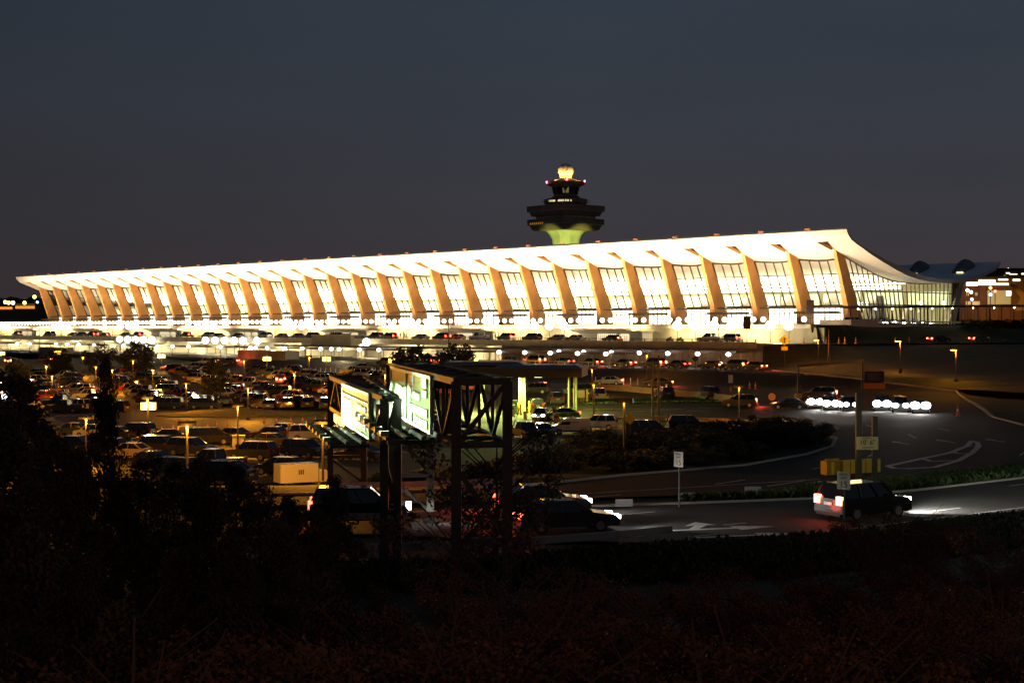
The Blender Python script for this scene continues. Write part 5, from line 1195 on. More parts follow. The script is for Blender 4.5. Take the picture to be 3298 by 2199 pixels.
# concrete barriers and white posts
jm = MB(); jm.rings([[(-1.5, -.3, 0), (-1.5, -.22, .2), (-1.5, -.1, .45), (-1.5, -.09, .9), (-1.5, .09, .9), (-1.5, .1, .45), (-1.5, .22, .2), (-1.5, .3, 0)], [(1.5, -.3, 0), (1.5, -.22, .2), (1.5, -.1, .45), (1.5, -.09, .9), (1.5, .09, .9), (1.5, .1, .45), (1.5, .22, .2), (1.5, .3, 0)]])
jme = jm.mesh('concrete_barrier', mat('barrier_concrete', (.50, .42, .30), .8, noise=.25, nscale=.6))
path = [G(u, v) for u, v in ((1905, 1254), (2013, 1260), (2100, 1268), (2210, 1278), (2330, 1290), (2440, 1305))]
L_ = [0]
for p_, q_ in zip(path, path[1:]): L_.append(L_[-1] + (Vector(q_[:2]) - Vector(p_[:2])).length)
s_ = 1.6; i = 0
while s_ < L_[-1] - 1:
    while L_[i + 1] < s_: i += 1
    f_ = (s_ - L_[i]) / (L_[i + 1] - L_[i]); p = path[i].lerp(path[i + 1], f_); d = path[i + 1] - path[i]
    o = link('concrete_barrier', jme, None, (p.x, p.y, H(p.x, p.y)), math.atan2(d.y, d.x)); tag(o, 'pale concrete barrier segment in the curved line behind the grass strip', 'barrier', 'concrete barriers beside the exit road'); s_ += 3.06
dp = MB(); dp.cyl((0, 0, 0), (0, 0, 1.15), .06, None, 6); dpm = dp.mesh('marker_post', mat('white_marker', (.85, .85, .8), .5))
for u, v in ((1918, 1235), (1940, 1236), (1962, 1237), (1985, 1238), (2008, 1239), (2031, 1240), (2054, 1241), (2107, 1242), (2126, 1243), (2147, 1242)):
    p = G(u, v); o = link('marker_post', dpm, None, (p.x, p.y, H(p.x, p.y))); tag(o, 'thin white marker post along the road behind the concrete barriers', 'post', 'white marker posts by the barrier road')
for i in range(24):
    p = G(905 + i * 16, 1202); o = link('marker_post', dpm, None, (p.x, p.y, H(p.x, p.y))); tag(o, 'thin pale fence post along the back of the lot', 'post', 'pale posts along the back fence')
light('post_light', 'POINT', G(2030, 1236) + Vector((0, -3, 2.2)), 160, (1, .8, .5), None, size=.4)
mb = MB(); 
for u0 in range(880, 1560, 22): p = G(u0, 1193); mb.bar(p, p + Vector((0, 0, 1.1)), .06)
a = G(880, 1193); b = G(1560, 1193)
for h in (.5, 1.1): mb.bar(a + Vector((0, 0, h)), b + Vector((0, 0, h)), .05)
o = build('railing', mb, M_dark); tag(o, 'long thin dark fence between the lot and the access road', 'fence')
# cones, drums, folding barrier
cn = MB(); cn.cyl((0, 0, 0), (0, 0, .05), .26, None, 8, 0); cn.cyl((0, 0, .05), (0, 0, .45), .15, .10, 10, 0); cn.cyl((0, 0, .45), (0, 0, .66), .101, .07, 10, 1); cn.cyl((0, 0, .66), (0, 0, 1.0), .07, .03, 10, 0)
cnm = cn.mesh('traffic_cone', [mat('cone_orange', (.85, .16, .02), .5), mat('cone_band', (.85, .8, .75), .4)])
for n, u, v, lab in [(0, 505, 1402, ''), (0, 521, 1400, ''), (0, 558, 1396, ''), (0, 627, 1392, ''), (0, 669, 1383, ''), (0, 699, 1379, ''), (0, 733, 1376, ''), (0, 851, 1366, ''), (0, 890, 1366, ''), (0, 937, 1366, ''), (0, 974, 1364, ''), (0, 1016, 1363, ''), (0, 1047, 1361, ''), (0, 1080, 1359, '')]:
    p = G(u, v); o = link('traffic_cone', cnm, None, (p.x, p.y, H(p.x, p.y))); tag(o, 'orange traffic cone with pale band in the line across the lot lane', 'cone', 'traffic cones across the lot lane')
for u, v, n in ((3085, 1341, 'alone on the wide curve'), (2414, 1252, 'left of the pair by the height bar'), (2433, 1254, 'right of the pair by the height bar'), (2292, 1378, 'in front of the barrier rail')):
    p = G(u, v); o = link('traffic_cone', cnm, None, (p.x, p.y, H(p.x, p.y))); o.scale = (1.1, 1.1, 1.2); tag(o, 'orange traffic cone ' + n, 'cone')
for i, (u, f_) in enumerate(((2590, .04), (2628, .1), (2662, .17), (2702, .24), (2722, .28), (2757, .35), (2884, .62), (2929, .72))):
    q = Vector((49, 262, RZ)).lerp(Vector((88, 292, RZ)), f_); X = (u - CX) / FPX * (q.y + 1); o = link('traffic_cone', cnm, None, (X, q.y + 1.2, RZ + .02)); o.scale = (1.1, 1.1, 1.3); tag(o, 'orange and white cone standing along the edge of the upper ramp', 'cone', 'cones along the upper ramp')
light('cone_light', 'POINT', (62, 266, RZ + 3), 120, (1, .75, .4), None, size=.4)
def fold(t):
    for s in (-1, 1): mb = MB(); mb.bar((-.6, s * .35, 0), (-.45, 0, 1.6), .1); mb.bar((.6, s * .35, 0), (.45, 0, 1.6), .1); mb.bar((-.5, s * .15, 1.1), (.5, s * .15, 1.1), .1, .3); build('frame', mb, mat('fold_paint', (.7, .45, .2), .6), t)
small('folding_barrier', 'barrier', 589, 1400, fold, 'orange and white folding barrier among the cones')
def utilbox(t): mb = MB(); mb.bb(-.6, .6, -.4, .4, 0, 1.2); build('cabinet', mb, M_white, t); mb = MB(); mb.bb(-.65, .65, -.45, .45, 1.21, 1.28); build('lid', mb, M_white, t)
small('utility_box', 'box', 769, 1440, utilbox, 'white utility cabinet right of the black van')
# barrier rail in front of the two posts
mb = MB(); a = G(2100, 1362); b = G(2345, 1372)
mb.bar(a + Vector((0, 0, .75)), b + Vector((0, 0, .75)), .1, .3)
for f_ in (0, .09, .5, 1): q = a.lerp(b, f_); mb.bar((q.x, q.y, H(q.x, q.y)), (q.x, q.y, H(q.x, q.y) + .85), .14)
o = build('barrier_rail', mb, mat('rail_tan', (.55, .4, .22), .6)); tag(o, 'tan horizontal guard rail in front of the black suv', 'guardrail')
light('rail_light', 'POINT', b + Vector((-1, -2, 2.4)), 130, SOD, None, size=.3)
# guardrails of the near road
def guard(pts, label):
    mb = MB(); P = [G(u, v) for u, v in pts]
    for a, b in zip(P, P[1:]):
        a = Vector((a.x, a.y, H(a.x, a.y))); b = Vector((b.x, b.y, H(b.x, b.y))); n = max(1, int((b - a).length / 2))
        mb.bar(a + Vector((0, 0, .62)), b + Vector((0, 0, .62)), .06, .3)
        for k in range(n): q = a.lerp(b, k / n); mb.bar(q, q + Vector((0, 0, .75)), .14)
    o = build('guardrail', mb, M_rail); tag(o, label, 'guardrail')
guard([(1080, 1600), (1300, 1596), (1660, 1582)], 'thin steel guardrail between the two roads behind the gantry posts')
guard([(1200, 1815), (1500, 1806), (1750, 1790), (2000, 1768), (2165, 1750)], 'steel guardrail along the near edge of the near road')
guard([(1080, 1708), (1300, 1705), (1660, 1690)], 'steel guardrail in front of the gantry posts')
for u, v, n in ((2010, 1634, 'middle'), (2212, 1612, 'right of the farther speed sign'), (2425, 1591, 'left of the yellow barrier'), (1800, 1652, 'leftmost')):
    p = G(u, v); p.z = 0; mb = MB(); mb.bb(-.45, .45, -.08, .08, .05, .42); o = build('lane_marker', mb, mat('marker_white', (.6, .6, .62), .5), None, p); tag(o, 'small white board standing at the lane edge, ' + n, 'board')
# ------------------------------------------------------------------ grey blocks below the decks, covered walkway, far buildings
for (ua, ub, v0, v1, t_, n) in ((765, 918, 1132, 1190, -67, 'large grey concrete block with pipe rail behind the lot'), (124, 195, 1120, 1160, -67, 'small grey concrete block behind the leftmost round tree'), (1003, 1130, 1080, 1100, -45.2, 'grey concrete housing on the deck edge')):
    xa, xb = x_at(ua, t_), x_at(ub, t_); C_ = 1.679e6 + 6461 * t_; Yv = C_ / (ub + 2785); z1 = EYE - (v0 - HY) * Yv / FPX; z0 = EYE - (v1 - HY) * Yv / FPX
    t = thing('concrete_block', n, 'building', (O.x, O.y, 0), FROT); mb = MB(); mb.bb(xa, xb, t_, t_ + 4, z0 - 1, z1); build('wall', mb, mat('block_concrete', (.38, .34, .25), .85, noise=.3, nscale=.4), t)
    mb = MB(); mb.bb(xa - .05, xb + .05, t_ - .06, t_ + 4.05, z1, z1 + .12); build('coping', mb, M_conc, t)
    if ua == 765: mb = MB(); mb.cyl((xa - 1.5, t_, z1), (xa - 1.5, t_, z1 + 1.2), .12); mb.cyl((xa - 1.5, t_, z1 + 1.2), (xa + .8, t_, z1 + 1.2), .12); mb.cyl((xa + .8, t_, z1 + 1.2), (xa + .8, t_, z1), .12); build('pipe', mb, M_steel, t)
# covered walkway right of the terminal
t = thing('covered_walkway', 'long dark covered walkway with thin posts right of the terminal', 'walkway', (0, 0, 0))
wp = [ray(2735, 989, 292), ray(2900, 988, 312), ray(3100, 986, 330), ray(3298, 985, 352), ray(3500, 984, 372)]
mb = MB()
for a, b in zip(wp, wp[1:]): mb.bar(a, b, 3.0, .55)
build('roof', mb, M_dark, t); mb = MB()
for a, b in zip(wp, wp[1:]):
    n = 5
    for k_ in range(n): q = a.lerp(b, k_ / n); mb.bar((q.x, q.y - 1, 9.2), (q.x, q.y - 1, q.z), .22); mb.bar((q.x, q.y + 1, 9.2), (q.x, q.y + 1, q.z), .12)
    mb.bar(Vector((a.x, a.y - 1, 10.6)), Vector((b.x, b.y - 1, 10.6)), .08)
build('post', mb, M_dark, t); mb = MB()
for a, b in zip(wp, wp[1:]):
    for k_ in range(3): q = a.lerp(b, (k_ + .4) / 3); mb.ball((q.x, q.y - 1.4, q.z - .45), .16, 6, 4)
build('lamp', mb, mat('walk_lamp', (1, .9, .6), .3, emit=(1, .85, .5), es=18), t)
for k_ in range(4): q = wp[k_].lerp(wp[k_ + 1], .5); light('walk_light', 'POINT', (q.x, q.y - 2.5, q.z - .9), 60, (1, .75, .35), t, size=.3)
mb = MB(); q = ray(2960, 1036, 300); mb.bar(ray(2960, 1036, 300), ray(3298, 1041, 330), .5, .3); o = build('kerb_wall', mb, mat('pale_stone', (.5, .45, .35), .8)); tag(o, 'long low pale stone edge below the covered walkway', 'wall')
light('path_light', 'POINT', ray(3150, 1030, 306), 120, (1, .75, .35), None, size=.4)
light('path_light', 'POINT', ray(3000, 1052, 285), 100, (1, .6, .2), None, size=.4)
for x_, y_ in ((142, 418), (168, 418)): light('facade_light', 'POINT', (x_, y_, 15), 3200, (1, .42, .07), None, size=.5)
# lamps seen beside the end wall
for u, v, n in ((2765, 977, 'at the foot of the last column'), (2966, 976, 'in front of the end glass wall, left'), (3039, 975, 'in front of the end glass wall, right'), (3116, 935, 'at the corner of the end wall')):
    p = ray(u, v, 322); b_ = MB(); b_.cyl((0, 0, 9.6 - p.z), (0, 0, 0), .08, mi=0); b_.ball((0, 0, 0), .34, 10, 8, mi=1); o = build('globe_lamp', b_, [M_pole, mat('cool_globe', (1, 1, 1), .3, emit=(.8, .85, 1), es=20)], None, p); tag(o, 'bluish white globe lamp ' + n, 'lamp')
# far concourse on the right
def bld(name, label, u0, u1, v0, v1, Y, wins, wallc, dz=40, roofz=.6):
    k_ = Y / FPX; x0, x1 = (u0 - CX) * k_, (u1 - CX) * k_; z1 = EYE - (v0 - HY) * k_; z0 = min(EYE - (v1 - HY) * k_, 2)
    t = thing(name, label, 'building', ((x0 + x1) / 2, Y, 0)); hw = (x1 - x0) / 2
    mb = MB(); mb.bb(-hw, hw, 0, dz, z0, z1); build('wall', mb, wallc, t); mb = MB(); mb.bb(-hw - .5, hw + .5, -.5, dz + .5, z1, z1 + roofz); build('roof', mb, M_dark, t)
    for (a, b, c, d, m) in wins:
        mb = MB(); xa, xb = (a - CX) * k_ - (x0 + x1) / 2, (b - CX) * k_ - (x0 + x1) / 2; mb.bb(xa, xb, -.15, -.05, EYE - (d - HY) * k_, EYE - (c - HY) * k_); build('window', mb, m, t)
    return t
M_wl = mat('window_lit', (1, 1, .8), .4, emit=(1, .97, .68), es=3.0); M_wd = mat('window_dim', (.8, .7, .4), .4, emit=(1, .7, .25), es=.25); M_wg = mat('window_greenish', (.5, .55, .3), .4, emit=(.6, .65, .3), es=.2)
M_wo = mat('orange_light_band', (.9, .5, .1), .4, emit=(1, .36, .04), es=.9)  # glowing strips imitate the band of orange light on the hangar front
M_bro = mat('brown_wall', (.16, .08, .035), .8, noise=.2, nscale=.2)
bld('concourse', 'low brown concourse building with bright window band right of the terminal', 3090, 3420, 897, 1035, 430, [(3112, 3149, 909, 920, M_wl), (3152, 3205, 901, 918, M_wl), (3206, 3248, 912, 918, M_wl), (3215, 3246, 898, 903, M_wl), (3262, 3285, 899, 905, M_wl), (3180, 3255, 935, 980, M_wg), (3240, 3256, 937, 952, M_wl), (3112, 3120, 935, 952, M_wd), (3110, 3155, 970, 982, M_wd), (3140, 3148, 942, 952, M_wg)], M_bro)
bld('concourse', 'farther hangar like building on the horizon at the right edge', 3215, 3500, 868, 1035, 620, [(3240, 3252, 878, 881, M_wl), (3250, 3276, 882, 884, M_wl), (3232, 3240, 886, 888, M_wd), (3290, 3298, 880, 884, M_wl)], M_bro)
t = thing('jet_bridge', 'orange lit slanting tail fin shape rising beside the concourse', 'aircraft tail', ray(3285, 960, 400)); k_ = 400 / FPX
mb = MB(); rs = [[(-32 * k_, y, 46 * k_) for y in (-.3, .3)] + [(-20 * k_, y, 46 * k_) for y in (.3, -.3)], [(0, y, 0) for y in (-.4, .4)] + [(30 * k_, y, 0) for y in (.4, -.4)], [(-18 * k_, y, -40 * k_) for y in (-.5, .5)] + [(40 * k_, y, -40 * k_) for y in (.5, -.5)]]
mb.rings(rs); build('fin', mb, mat('tail_orange', (.75, .36, .06), .5), t); light('fin_light', 'SPOT', (-6, -16, -1), 2600, (1, .6, .15), t, size=.5, rot=(R(75), 0, R(-20)), spot=R(60))
for i, (u, v, c) in enumerate(((3224, 870, 'w'), (3232, 868, 'r'), (3240, 869, 'w'), (3247, 867, 'w'), (3255, 868, 'r'), (3282, 872, 'r'), (3290, 872, 'r'), (3258, 875, 'o'), (3128, 941, 'w'), (3190, 949, 'b'), (3190, 927, 'o'), (3130, 964, 'b'), (3246, 971, 'w'), (3205, 938, 'r'),
                           (17, 973, 'o'), (28, 975, 'o'), (42, 975, 'w'), (79, 975, 'o'), (111, 956, 'o'), (120, 973, 'b'), (140, 1026, 'b'), (3, 985, 'o'), (110, 1020, 'o'), (62, 984, 'o'), (96, 984, 'o'), (127, 1001, 'o'))):
    Yq = 640 if u > 3210 else 425 if u > 3000 else 700
    m_ = {'w': mat('far_white', (1, 1, 1), .3, emit=(1, .95, .8), es=16), 'r': mat('far_red', (1, 0, 0), .3, emit=(1, .08, .04), es=12), 'o': mat('far_orange', (1, .5, 0), .3, emit=(1, .42, .06), es=16), 'b': mat('far_blue', (.2, .4, 1), .3, emit=(.2, .4, 1), es=16)}[c]
    p = ray(u, v, Yq); mb = MB(); mb.ball((0, 0, 0), (.55 if Yq > 600 else .42) * (1.5 if c in 'wo' and u < 130 and v < 980 else 1), 8, 6, mi=0); mb.cyl((0, 0, -p.z + 2), (0, 0, -.4), .12, mi=1); o = build('distant_lamp', mb, [m_, M_pole], None, p)
    tag(o, {'w': 'small white', 'r': 'tiny red', 'o': 'small orange', 'b': 'small blue'}[c] + (' lamp on the far left horizon' if u < 500 else ' lamp beside the concourse on the right' if Yq < 600 else ' lamp on the far right horizon'), 'lamp', ('distant lamps on the left' if u < 500 else 'distant lamps on the right'))
bld('hangar', 'low dark building with orange lit front on the far left horizon', -60, 180, 985, 1040, 640, [(-60, 40, 988, 996, M_wo), (50, 112, 980, 994, M_wo)], mat('dark_wall', (.05, .045, .03), .8))
mb = MB(); rnd = random.Random(8); rs = []
for i in range(60): u = -200 + i * 9; p = ray(u, 958 + 8 * math.sin(i * .9) + rnd.uniform(-4, 4) + (i % 7), 900); rs.append([(p.x, 900, 0), (p.x, 900, p.z), (p.x, 915, p.z - 1), (p.x, 930, 0)])
mb.rings(rs); o = build('treeline', mb, M_leafg); o['kind'] = 'stuff'

# ------------------------------------------------------------------ people and motorcycles by the arrivals road
def person(x, y, z, label, coat, turn=0, walk=.12):
    t = thing('person', label, 'person', W(x, y, z), FROT + turn)
    V_ = [((0, 0, .95), .15), ((0, 0, 1.2), .16), ((0, 0, 1.42), .15), ((0, 0, 1.52), .06), ((0, 0, 1.62), .10), ((0, 0, 1.72), .085),
          ((-.1, walk, .9), .1), ((-.1, walk * .8, .48), .07), ((-.1, walk * 1.6, .06), .05), ((.1, -walk * .3, .9), .1), ((.1, -walk, .48), .07), ((.1, -walk * 1.8, .06), .05),
          ((-.22, 0, 1.4), .06), ((-.27, -.05, 1.12), .045), ((-.25, -.14, .88), .035), ((.22, 0, 1.4), .06), ((.27, .05, 1.12), .045), ((.25, .12, .88), .035), ((-.1, walk * 1.6 - .16, .04), .035), ((.1, -walk * 1.8 - .16, .04), .035)]
    E_ = [(0, 1), (1, 2), (2, 3), (3, 4), (4, 5), (0, 6), (6, 7), (7, 8), (0, 9), (9, 10), (10, 11), (2, 12), (12, 13), (13, 14), (2, 15), (15, 16), (16, 17), (8, 18), (11, 19)]
    me = bpy.data.meshes.new('person_body'); me.from_pydata([p for p, _ in V_], E_, []); me.materials.append(coat); o = link('body', me, t)
    sk = o.modifiers.new('Skin', 'SKIN')
    for sv, (_, r_) in zip(me.skin_vertices[0].data if me.skin_vertices else [], V_): sv.radius = (r_, r_)
    if me.skin_vertices: me.skin_vertices[0].data[0].use_root = True
    o.modifiers.new('Subsurf', 'SUBSURF').levels = 1
    mb = MB(); mb.ball((0, .02, 1.7), .115, 8, 6); build('hair', mb, M_dark, t)
D1 = mat('dark_cloth', (.03, .03, .035), .9); D2 = mat('blue_cloth', (.05, .06, .1), .9); D3 = mat('brown_cloth', (.15, .08, .04), .9)
for i, (u, c, n) in enumerate(((1290, D1, 'person in dark clothes, leftmost of the group near the pavilion'), (1302, D3, 'person in brown clothes in the group near the pavilion'), (1310, D2, 'person in blue clothes walking right of the group'), (1595, D1, 'lone person in dark clothes beside the second pavilion'), (1605, D2, 'person in blue by the kerb near the silver suv'), (575, D1, 'person in dark clothes by the third pavilion from the left'))):
    person(x_at(u, -29), -29, MID, n, c, i * 1.3)
for i, u in enumerate((2157, 2190)):
    t = thing('motorcycle', ['left of the two parked motorcycles by the pale wall', 'right of the two parked motorcycles by the pale wall'][i], 'motorcycle', W(x_at(u, -29), -29, MID), FROT)
    for x in (-.7, .7): mb = MB(); mb.cyl((x, -.06, .32), (x, .06, .32), .32, None, 14); build('wheel', mb, M_tyre, t)
    mb = MB(); mb.bar((-.7, 0, .35), (-.1, 0, .6), .16); mb.bar((.1, 0, .6), (.7, 0, .35), .1); mb.bar((-.5, 0, .78), (.15, 0, .82), .28, .16); mb.ball((.2, 0, .85), .22, 8, 6); mb.bar((.62, 0, .4), (.4, 0, 1.1), .07); mb.bar((.4, -.35, 1.08), (.4, .35, 1.08), .05); mb.box((-.05, 0, .45), (.45, .3, .4)); build('frame', mb, M_dark, t)

# ------------------------------------------------------------------ trees and shrubs
def leafmesh(name, n, shape, leaf, m, seed, clumps=40, cr=.28):
    rnd = random.Random(seed); mb = MB(); C = [shape(rnd) for _ in range(clumps)]
    for _ in range(n):
        c = rnd.choice(C); r = cr * rnd.random() ** .5
        th, ph = rnd.uniform(0, 6.28), math.acos(rnd.uniform(-1, 1)); p = Vector((c[0] + r * math.sin(ph) * math.cos(th), c[1] + r * math.sin(ph) * math.sin(th), c[2] + r * math.cos(ph) * .8))
        a = Vector((rnd.uniform(-1, 1), rnd.uniform(-1, 1), rnd.uniform(-1, 1))).normalized() * leaf * rnd.uniform(.6, 1.3); b = a.orthogonal().normalized() * leaf * .5
        mb.add([p - a * .5, p + b, p + a, p - b], [(0, 1, 2, 3)])
    me = mb.mesh(name, m); return me
def sh_round(r): 
    while True:
        p = Vector((r.uniform(-1, 1), r.uniform(-1, 1), r.uniform(-1, 1)))
        if .35 < p.length < 1: return (p.x, p.y, 1.15 + p.z)
def sh_cone(r):
    z = r.random() ** 1.3; rad = (1 - z) * .42 + .04; a = r.uniform(0, 6.28); q = r.uniform(.3, 1.05) * rad; return (q * math.cos(a), q * math.sin(a), .06 + z * 1.0)
def sh_spray(r):
    a = r.uniform(0, 6.28); L_ = r.uniform(.2, 1); q = .62 * L_ ** .8; return (q * math.cos(a) * .9, q * math.sin(a) * .9, .15 + L_ * .85 - q * .25)
CROWN = {'round': leafmesh('crown', 4200, sh_round, .085, M_leafg, 1, 70, .26), 'round2': leafmesh('crown', 3400, sh_round, .08, M_leafg, 2, 55, .27),
         'cone': leafmesh('crown', 13000, sh_cone, .013, M_leafj, 3, 190, .055), 'cone2': leafmesh('crown', 12000, sh_cone, .014, M_leafj, 4, 170, .06),
         'spray': leafmesh('crown', 15000, sh_spray, .0125, M_leafo, 5, 240, .07), 'spray2': leafmesh('crown', 14000, sh_spray, .013, M_leafo, 6, 220, .075), 'sparse': leafmesh('crown', 1500, sh_spray, .022, M_leafo, 7, 90, .07)}
def trunk_mesh(kind, h, seed):
    rnd = random.Random(seed); mb = MB()
    top = {'r': 1.2, 'c': 1.0, 's': .75}[kind]; mb.cyl((0, 0, -.1), (0, 0, top), {'r': .05, 'c': .018, 's': .016}[kind], .004, 7)
    for i in range(14 if kind != 'c' else 46):
        z = rnd.uniform(.15 if kind == 's' else .35 if kind == 'r' else .08, top * .95); a = rnd.uniform(0, 6.28)
        if kind == 'r': l_ = rnd.uniform(.4, .8); e = (l_ * math.cos(a), l_ * math.sin(a), z + l_ * .8)
        elif kind == 'c': l_ = (1 - z) * .38; e = (l_ * math.cos(a), l_ * math.sin(a), z + l_ * .55)
        else: l_ = rnd.uniform(.25, .55); e = (l_ * math.cos(a), l_ * math.sin(a), z + l_ * .8)
        mb.cyl((0, 0, z), e, {'r': .016, 'c': .005, 's': .006}[kind], .002, 5, cap=False)
    return mb.mesh('trunk', M_bark)
TR = {k: trunk_mesh(k, 1, 9) for k in 'rcs'}
def tree(kind, p, scale, label, cat='tree', rz=0, grp=None, sz=1.0, name=None):
    t = thing(name or {'r': 'round_tree', 'c': 'conifer', 's': 'young_tree'}[kind[0]], label, cat, p, rz, grp)
    c = link('crown', CROWN[kind], t); c.scale = (scale, scale, scale * sz); q = link('trunk', TR[kind[0]], t); q.scale = (scale, scale, scale * sz); return t
def topped(kind, u, vtop, Y, label, unit, sz=1.0, cat='tree', rz=0, z0=None):
    """a tree whose top shows at (u, vtop) when standing Y metres away"""
    top = ray(u, vtop, Y); z = H(top.x, Y) if z0 is None else z0; s = (top.z - z) / unit / sz
    return tree(kind, (top.x, Y, z), max(.3, s), label, cat, rz, None, sz)
for i, (u, v, Y, n, kk) in enumerate(((192, 1120, 322, 'leftmost round dark tree below the decks', 'round'), (322, 1098, 318, 'round dark tree behind the cypress below the decks', 'round2'), (448, 1094, 320, 'rightmost of the three round dark trees on the left', 'round'), (692, 1148, 300, 'round dark tree behind the bare trunk tree', 'round2'), (60, 1150, 300, 'dark round tree at the left edge of the lot', 'round2'),
                                      (1325, 1106, 262, 'left one of the two round trees above the large sign', 'round'), (1462, 1100, 258, 'right one of the two round trees above the large sign', 'round2'))):
    topped(kk, u, v, Y, n, 2.25, 1.0 if i < 5 else .8, rz=i)
topped('round2', 697, 1176, 222, 'slender tree with pale bare trunk on the grass island', 2.3, 1.5, rz=1)
# foreground conifers and shrubs on the slope below the viewpoint
FG = [('cone', 60, 1222, 34, 'tall dark conifer at the left edge, highest of all'), ('cone2', 10, 1350, 26, 'dark conifer cut by the left edge'), ('cone2', 150, 1330, 38, 'broad dark conifer right of the tallest one'), ('cone', 338, 1172, 40, 'slim dark cypress top standing before the lot'), ('cone2', 250, 1420, 32, 'dark conifer left of the cypress'), ('cone', 470, 1420, 36, 'dark conifer right of the cypress'), ('cone2', 395, 1500, 27, 'low dark conifer below the cypress'), ('cone', 560, 1440, 42, 'dark conifer between the cypress and the juniper pair'),
      ('cone2', 640, 1450, 30, 'feathery juniper left of the box truck'), ('cone', 760, 1440, 44, 'dark juniper in front of the near parking row'), ('cone', 835, 1500, 34, 'feathery juniper top in front of the box truck'), ('cone2', 935, 1560, 38, 'juniper just under the box truck'), ('cone', 1075, 1480, 48, 'thin juniper beside the left gantry post'), ('cone2', 100, 1700, 16, 'nearest brownish juniper at the lower left'), ('cone', 250, 1790, 15, 'second brownish juniper at the lower left'), ('cone2', 20, 1630, 18, 'brownish juniper cut by the lower left edge'),
      ('cone', 560, 1760, 20, 'brownish juniper low left of centre'), ('cone2', 380, 1960, 12, 'lowest brownish juniper at the bottom left'), ('cone', 760, 1700, 24, 'dark juniper below the red tail lights'), ('cone2', 900, 1680, 22, 'reddish brown juniper below the smaller gantry'), ('cone', 1010, 1620, 30, 'tall thin juniper left of the gantry posts'), ('cone2', 1060, 1850, 16, 'brownish juniper at the bottom below the gantry'), ('cone', 1220, 1880, 20, 'dark juniper at the bottom centre left'), ('cone2', 700, 1930, 14, 'dark juniper at the very bottom left of centre')]
for i, (k_, u, v, Y, n) in enumerate(FG): topped(k_, u, v + (0 if i in (0, 3, 1) else 60 if v < 1600 else 30), Y, n, 1.04, 2.9 if i == 3 else 1.15, rz=i * .7)
NEARB = [(120, 2010, 11), (420, 2080, 9), (700, 2060, 10), (980, 2040, 11), (1180, 2090, 9), (1380, 2050, 11), (1600, 2080, 10), (1850, 2060, 11), (2050, 2090, 9.5), (2300, 2070, 10), (2500, 2090, 10), (2850, 2060, 11), (3050, 2090, 10), (3250, 2040, 11), (1500, 1900, 17), (1700, 1960, 15), (2150, 1850, 20), (1950, 1980, 14), (2600, 1990, 14), (3000, 1930, 17), (3220, 1880, 19), (1350, 1960, 15), (1100, 1960, 14)]
for i, (u, v, Y) in enumerate(NEARB):
    topped('spray' if i % 2 else 'spray2', u, v, Y, 'dim shrub on the near slope, ' + ORD[i % 20] + (' along the bottom edge of the picture' if i < 14 else ' in the second line above the bottom edge'), 1.02, .8, 'shrub', i * 1.3)
for i, (k_, u, v, Y, n) in enumerate((('spray2', 1640, 1790, 24, 'reddish shrub at the bottom centre'), ('spray', 1820, 1850, 20, 'brown shrub at the bottom, left of the autumn trees'), ('spray', 2400, 1805, 26, 'autumn tree with orange tips left of the sign post'), ('spray2', 2560, 1850, 22, 'autumn tree in front of the near speed sign'), ('spray', 2740, 1760, 30, 'bare stemmed autumn tree behind the near speed sign'), ('spray2', 2900, 1815, 24, 'autumn tree right of the near speed sign'), ('spray', 2885, 1628, 46, 'dark bushy tree top overlapping the near road at the right'), ('spray2', 3200, 1745, 38, 'dark autumn tree near the right edge'), ('spray', 3290, 1660, 42, 'tall dark tree cut by the right edge'), ('spray2', 3060, 1800, 32, 'dark shrub mass right of the bushy top'), ('spray', 3100, 2000, 18, 'dim shrub at the lower right'), ('spray2', 2250, 1960, 18, 'dim shrub at the bottom right of centre'), ('spray', 2050, 1900, 22, 'dim shrub at the bottom centre'), ('spray2', 1500, 1980, 17, 'dim shrub at the bottom left of centre'), ('spray', 2700, 2050, 15, 'dim shrub at the bottom right with orange flecks'))):
    topped(k_, u, v, Y, n, 1.02, 1.0, 'tree', i * .9)
topped('sparse', 1600, 1300, 56, 'sparse tree with thin twigs between the gantry posts', 1.02); topped('sparse', 1590, 1500, 52, 'leafy small tree overlapping the right gantry post', 1.02); topped('sparse', 1480, 1560, 40, 'twiggy shrub in front of the thick gantry post', 1.02)
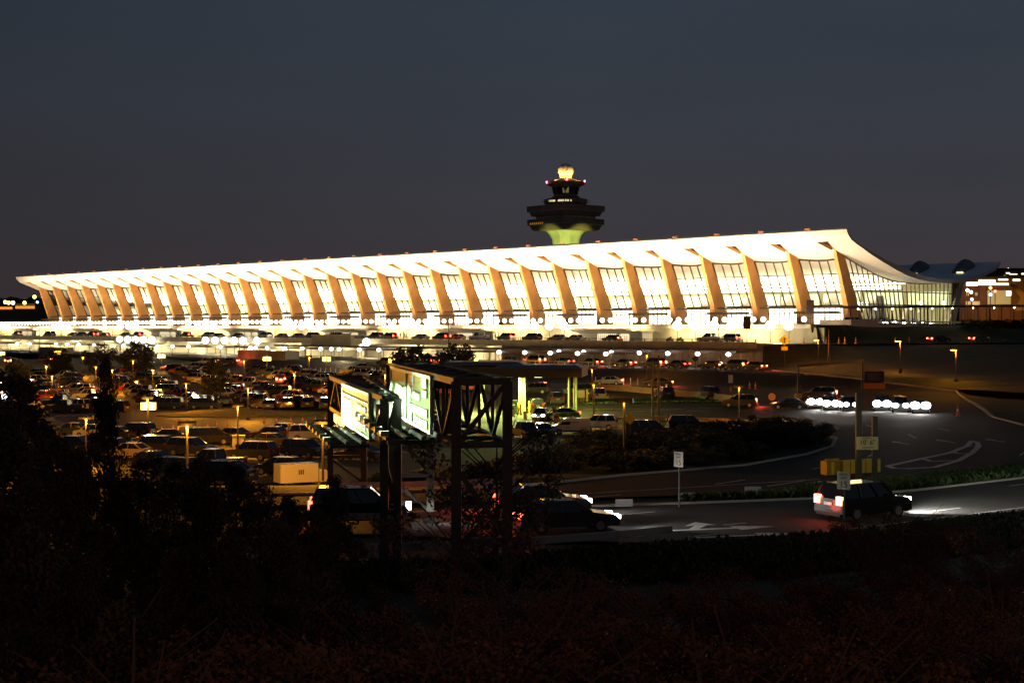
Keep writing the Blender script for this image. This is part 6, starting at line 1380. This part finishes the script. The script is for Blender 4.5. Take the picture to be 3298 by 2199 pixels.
# shrub mound between the lot and the wide curve
rnd = random.Random(21); k_ = 0
sb = [(1330, 1548, 1.2), (1420, 1545, 1.6), (1510, 1540, 1.5), (1580, 1535, 1.7), (1660, 1520, 1.9), (1740, 1515, 2.0), (1810, 1505, 2.3), (1880, 1490, 2.6), (1940, 1480, 3.0), (2010, 1490, 2.5), (2080, 1470, 2.8), (2150, 1480, 2.6), (2220, 1455, 3.0), (2290, 1465, 2.7), (2360, 1445, 3.1), (2430, 1450, 2.8), (2500, 1430, 3.0), (2560, 1435, 2.6), (2600, 1415, 2.4), (2460, 1415, 2.8), (2320, 1425, 2.7), (2180, 1440, 2.5), (1990, 1510, 2.0), (2120, 1505, 2.0), (2250, 1490, 2.0), (2390, 1475, 2.0), (2480, 1375, 1.6), (2410, 1370, 1.4), (1220, 1552, 1.2)]
for i, (u, v, r_) in enumerate(sb):
    p = G(u, v); t = thing('shrub', f'dark shrub, {ORD[i] if i < 20 else ORD[i - 20] + " past twenty"} in the planted bank beside the wide curve' if i < 27 else 'orange lit shrub by the exit road guard rail, ' + ('right' if i == 26 else 'left'), 'shrub', (p.x, p.y, H(p.x, p.y) - .5), i * 1.1, 'shrubs on the bank beside the wide curve')
    c = link('crown', CROWN['round' if i % 2 else 'round2'], t); c.scale = (r_ * .9, r_ * .9, r_ * .42); c2 = link('stem', TR['r'], t); c2.scale = (r_ * .5, r_ * .5, r_ * .3)
for i, (u, v) in enumerate(((3120, 1040), (3160, 1042), (3205, 1040), (3250, 1043), (3290, 1040))):
    p = ray(u, v, 312); t = thing('shrub', f'{["reddish", "dark", "brown", "dim", "black"][i]} low shrub beside the stone edge under the walkway', 'shrub', (p.x, p.y, 9.0), i, 'shrubs under the covered walkway'); c = link('crown', CROWN['round'], t); c.scale = (2.2, 2.2, 1.0); c = link('stem', TR['r'], t); c.scale = (1, 1, .6)
# unseen lights behind the viewpoint, added to tint the trees red-brown
for x, y, z, pw in ((-16, -2, 12, 1300), (18, 0, 12, 1700)):
    light('unseen_hill_light', 'POINT', (x, y, z), pw, (1, .33, .07), None, size=.5)
# unseen light beyond the right edge over the near road
o = light('unseen_road_light', 'SPOT', (44, 72, 11), 2600, (1, .95, .72), None, size=.3, spot=R(120), blend=.8); aim(o, (24, 74, 0))
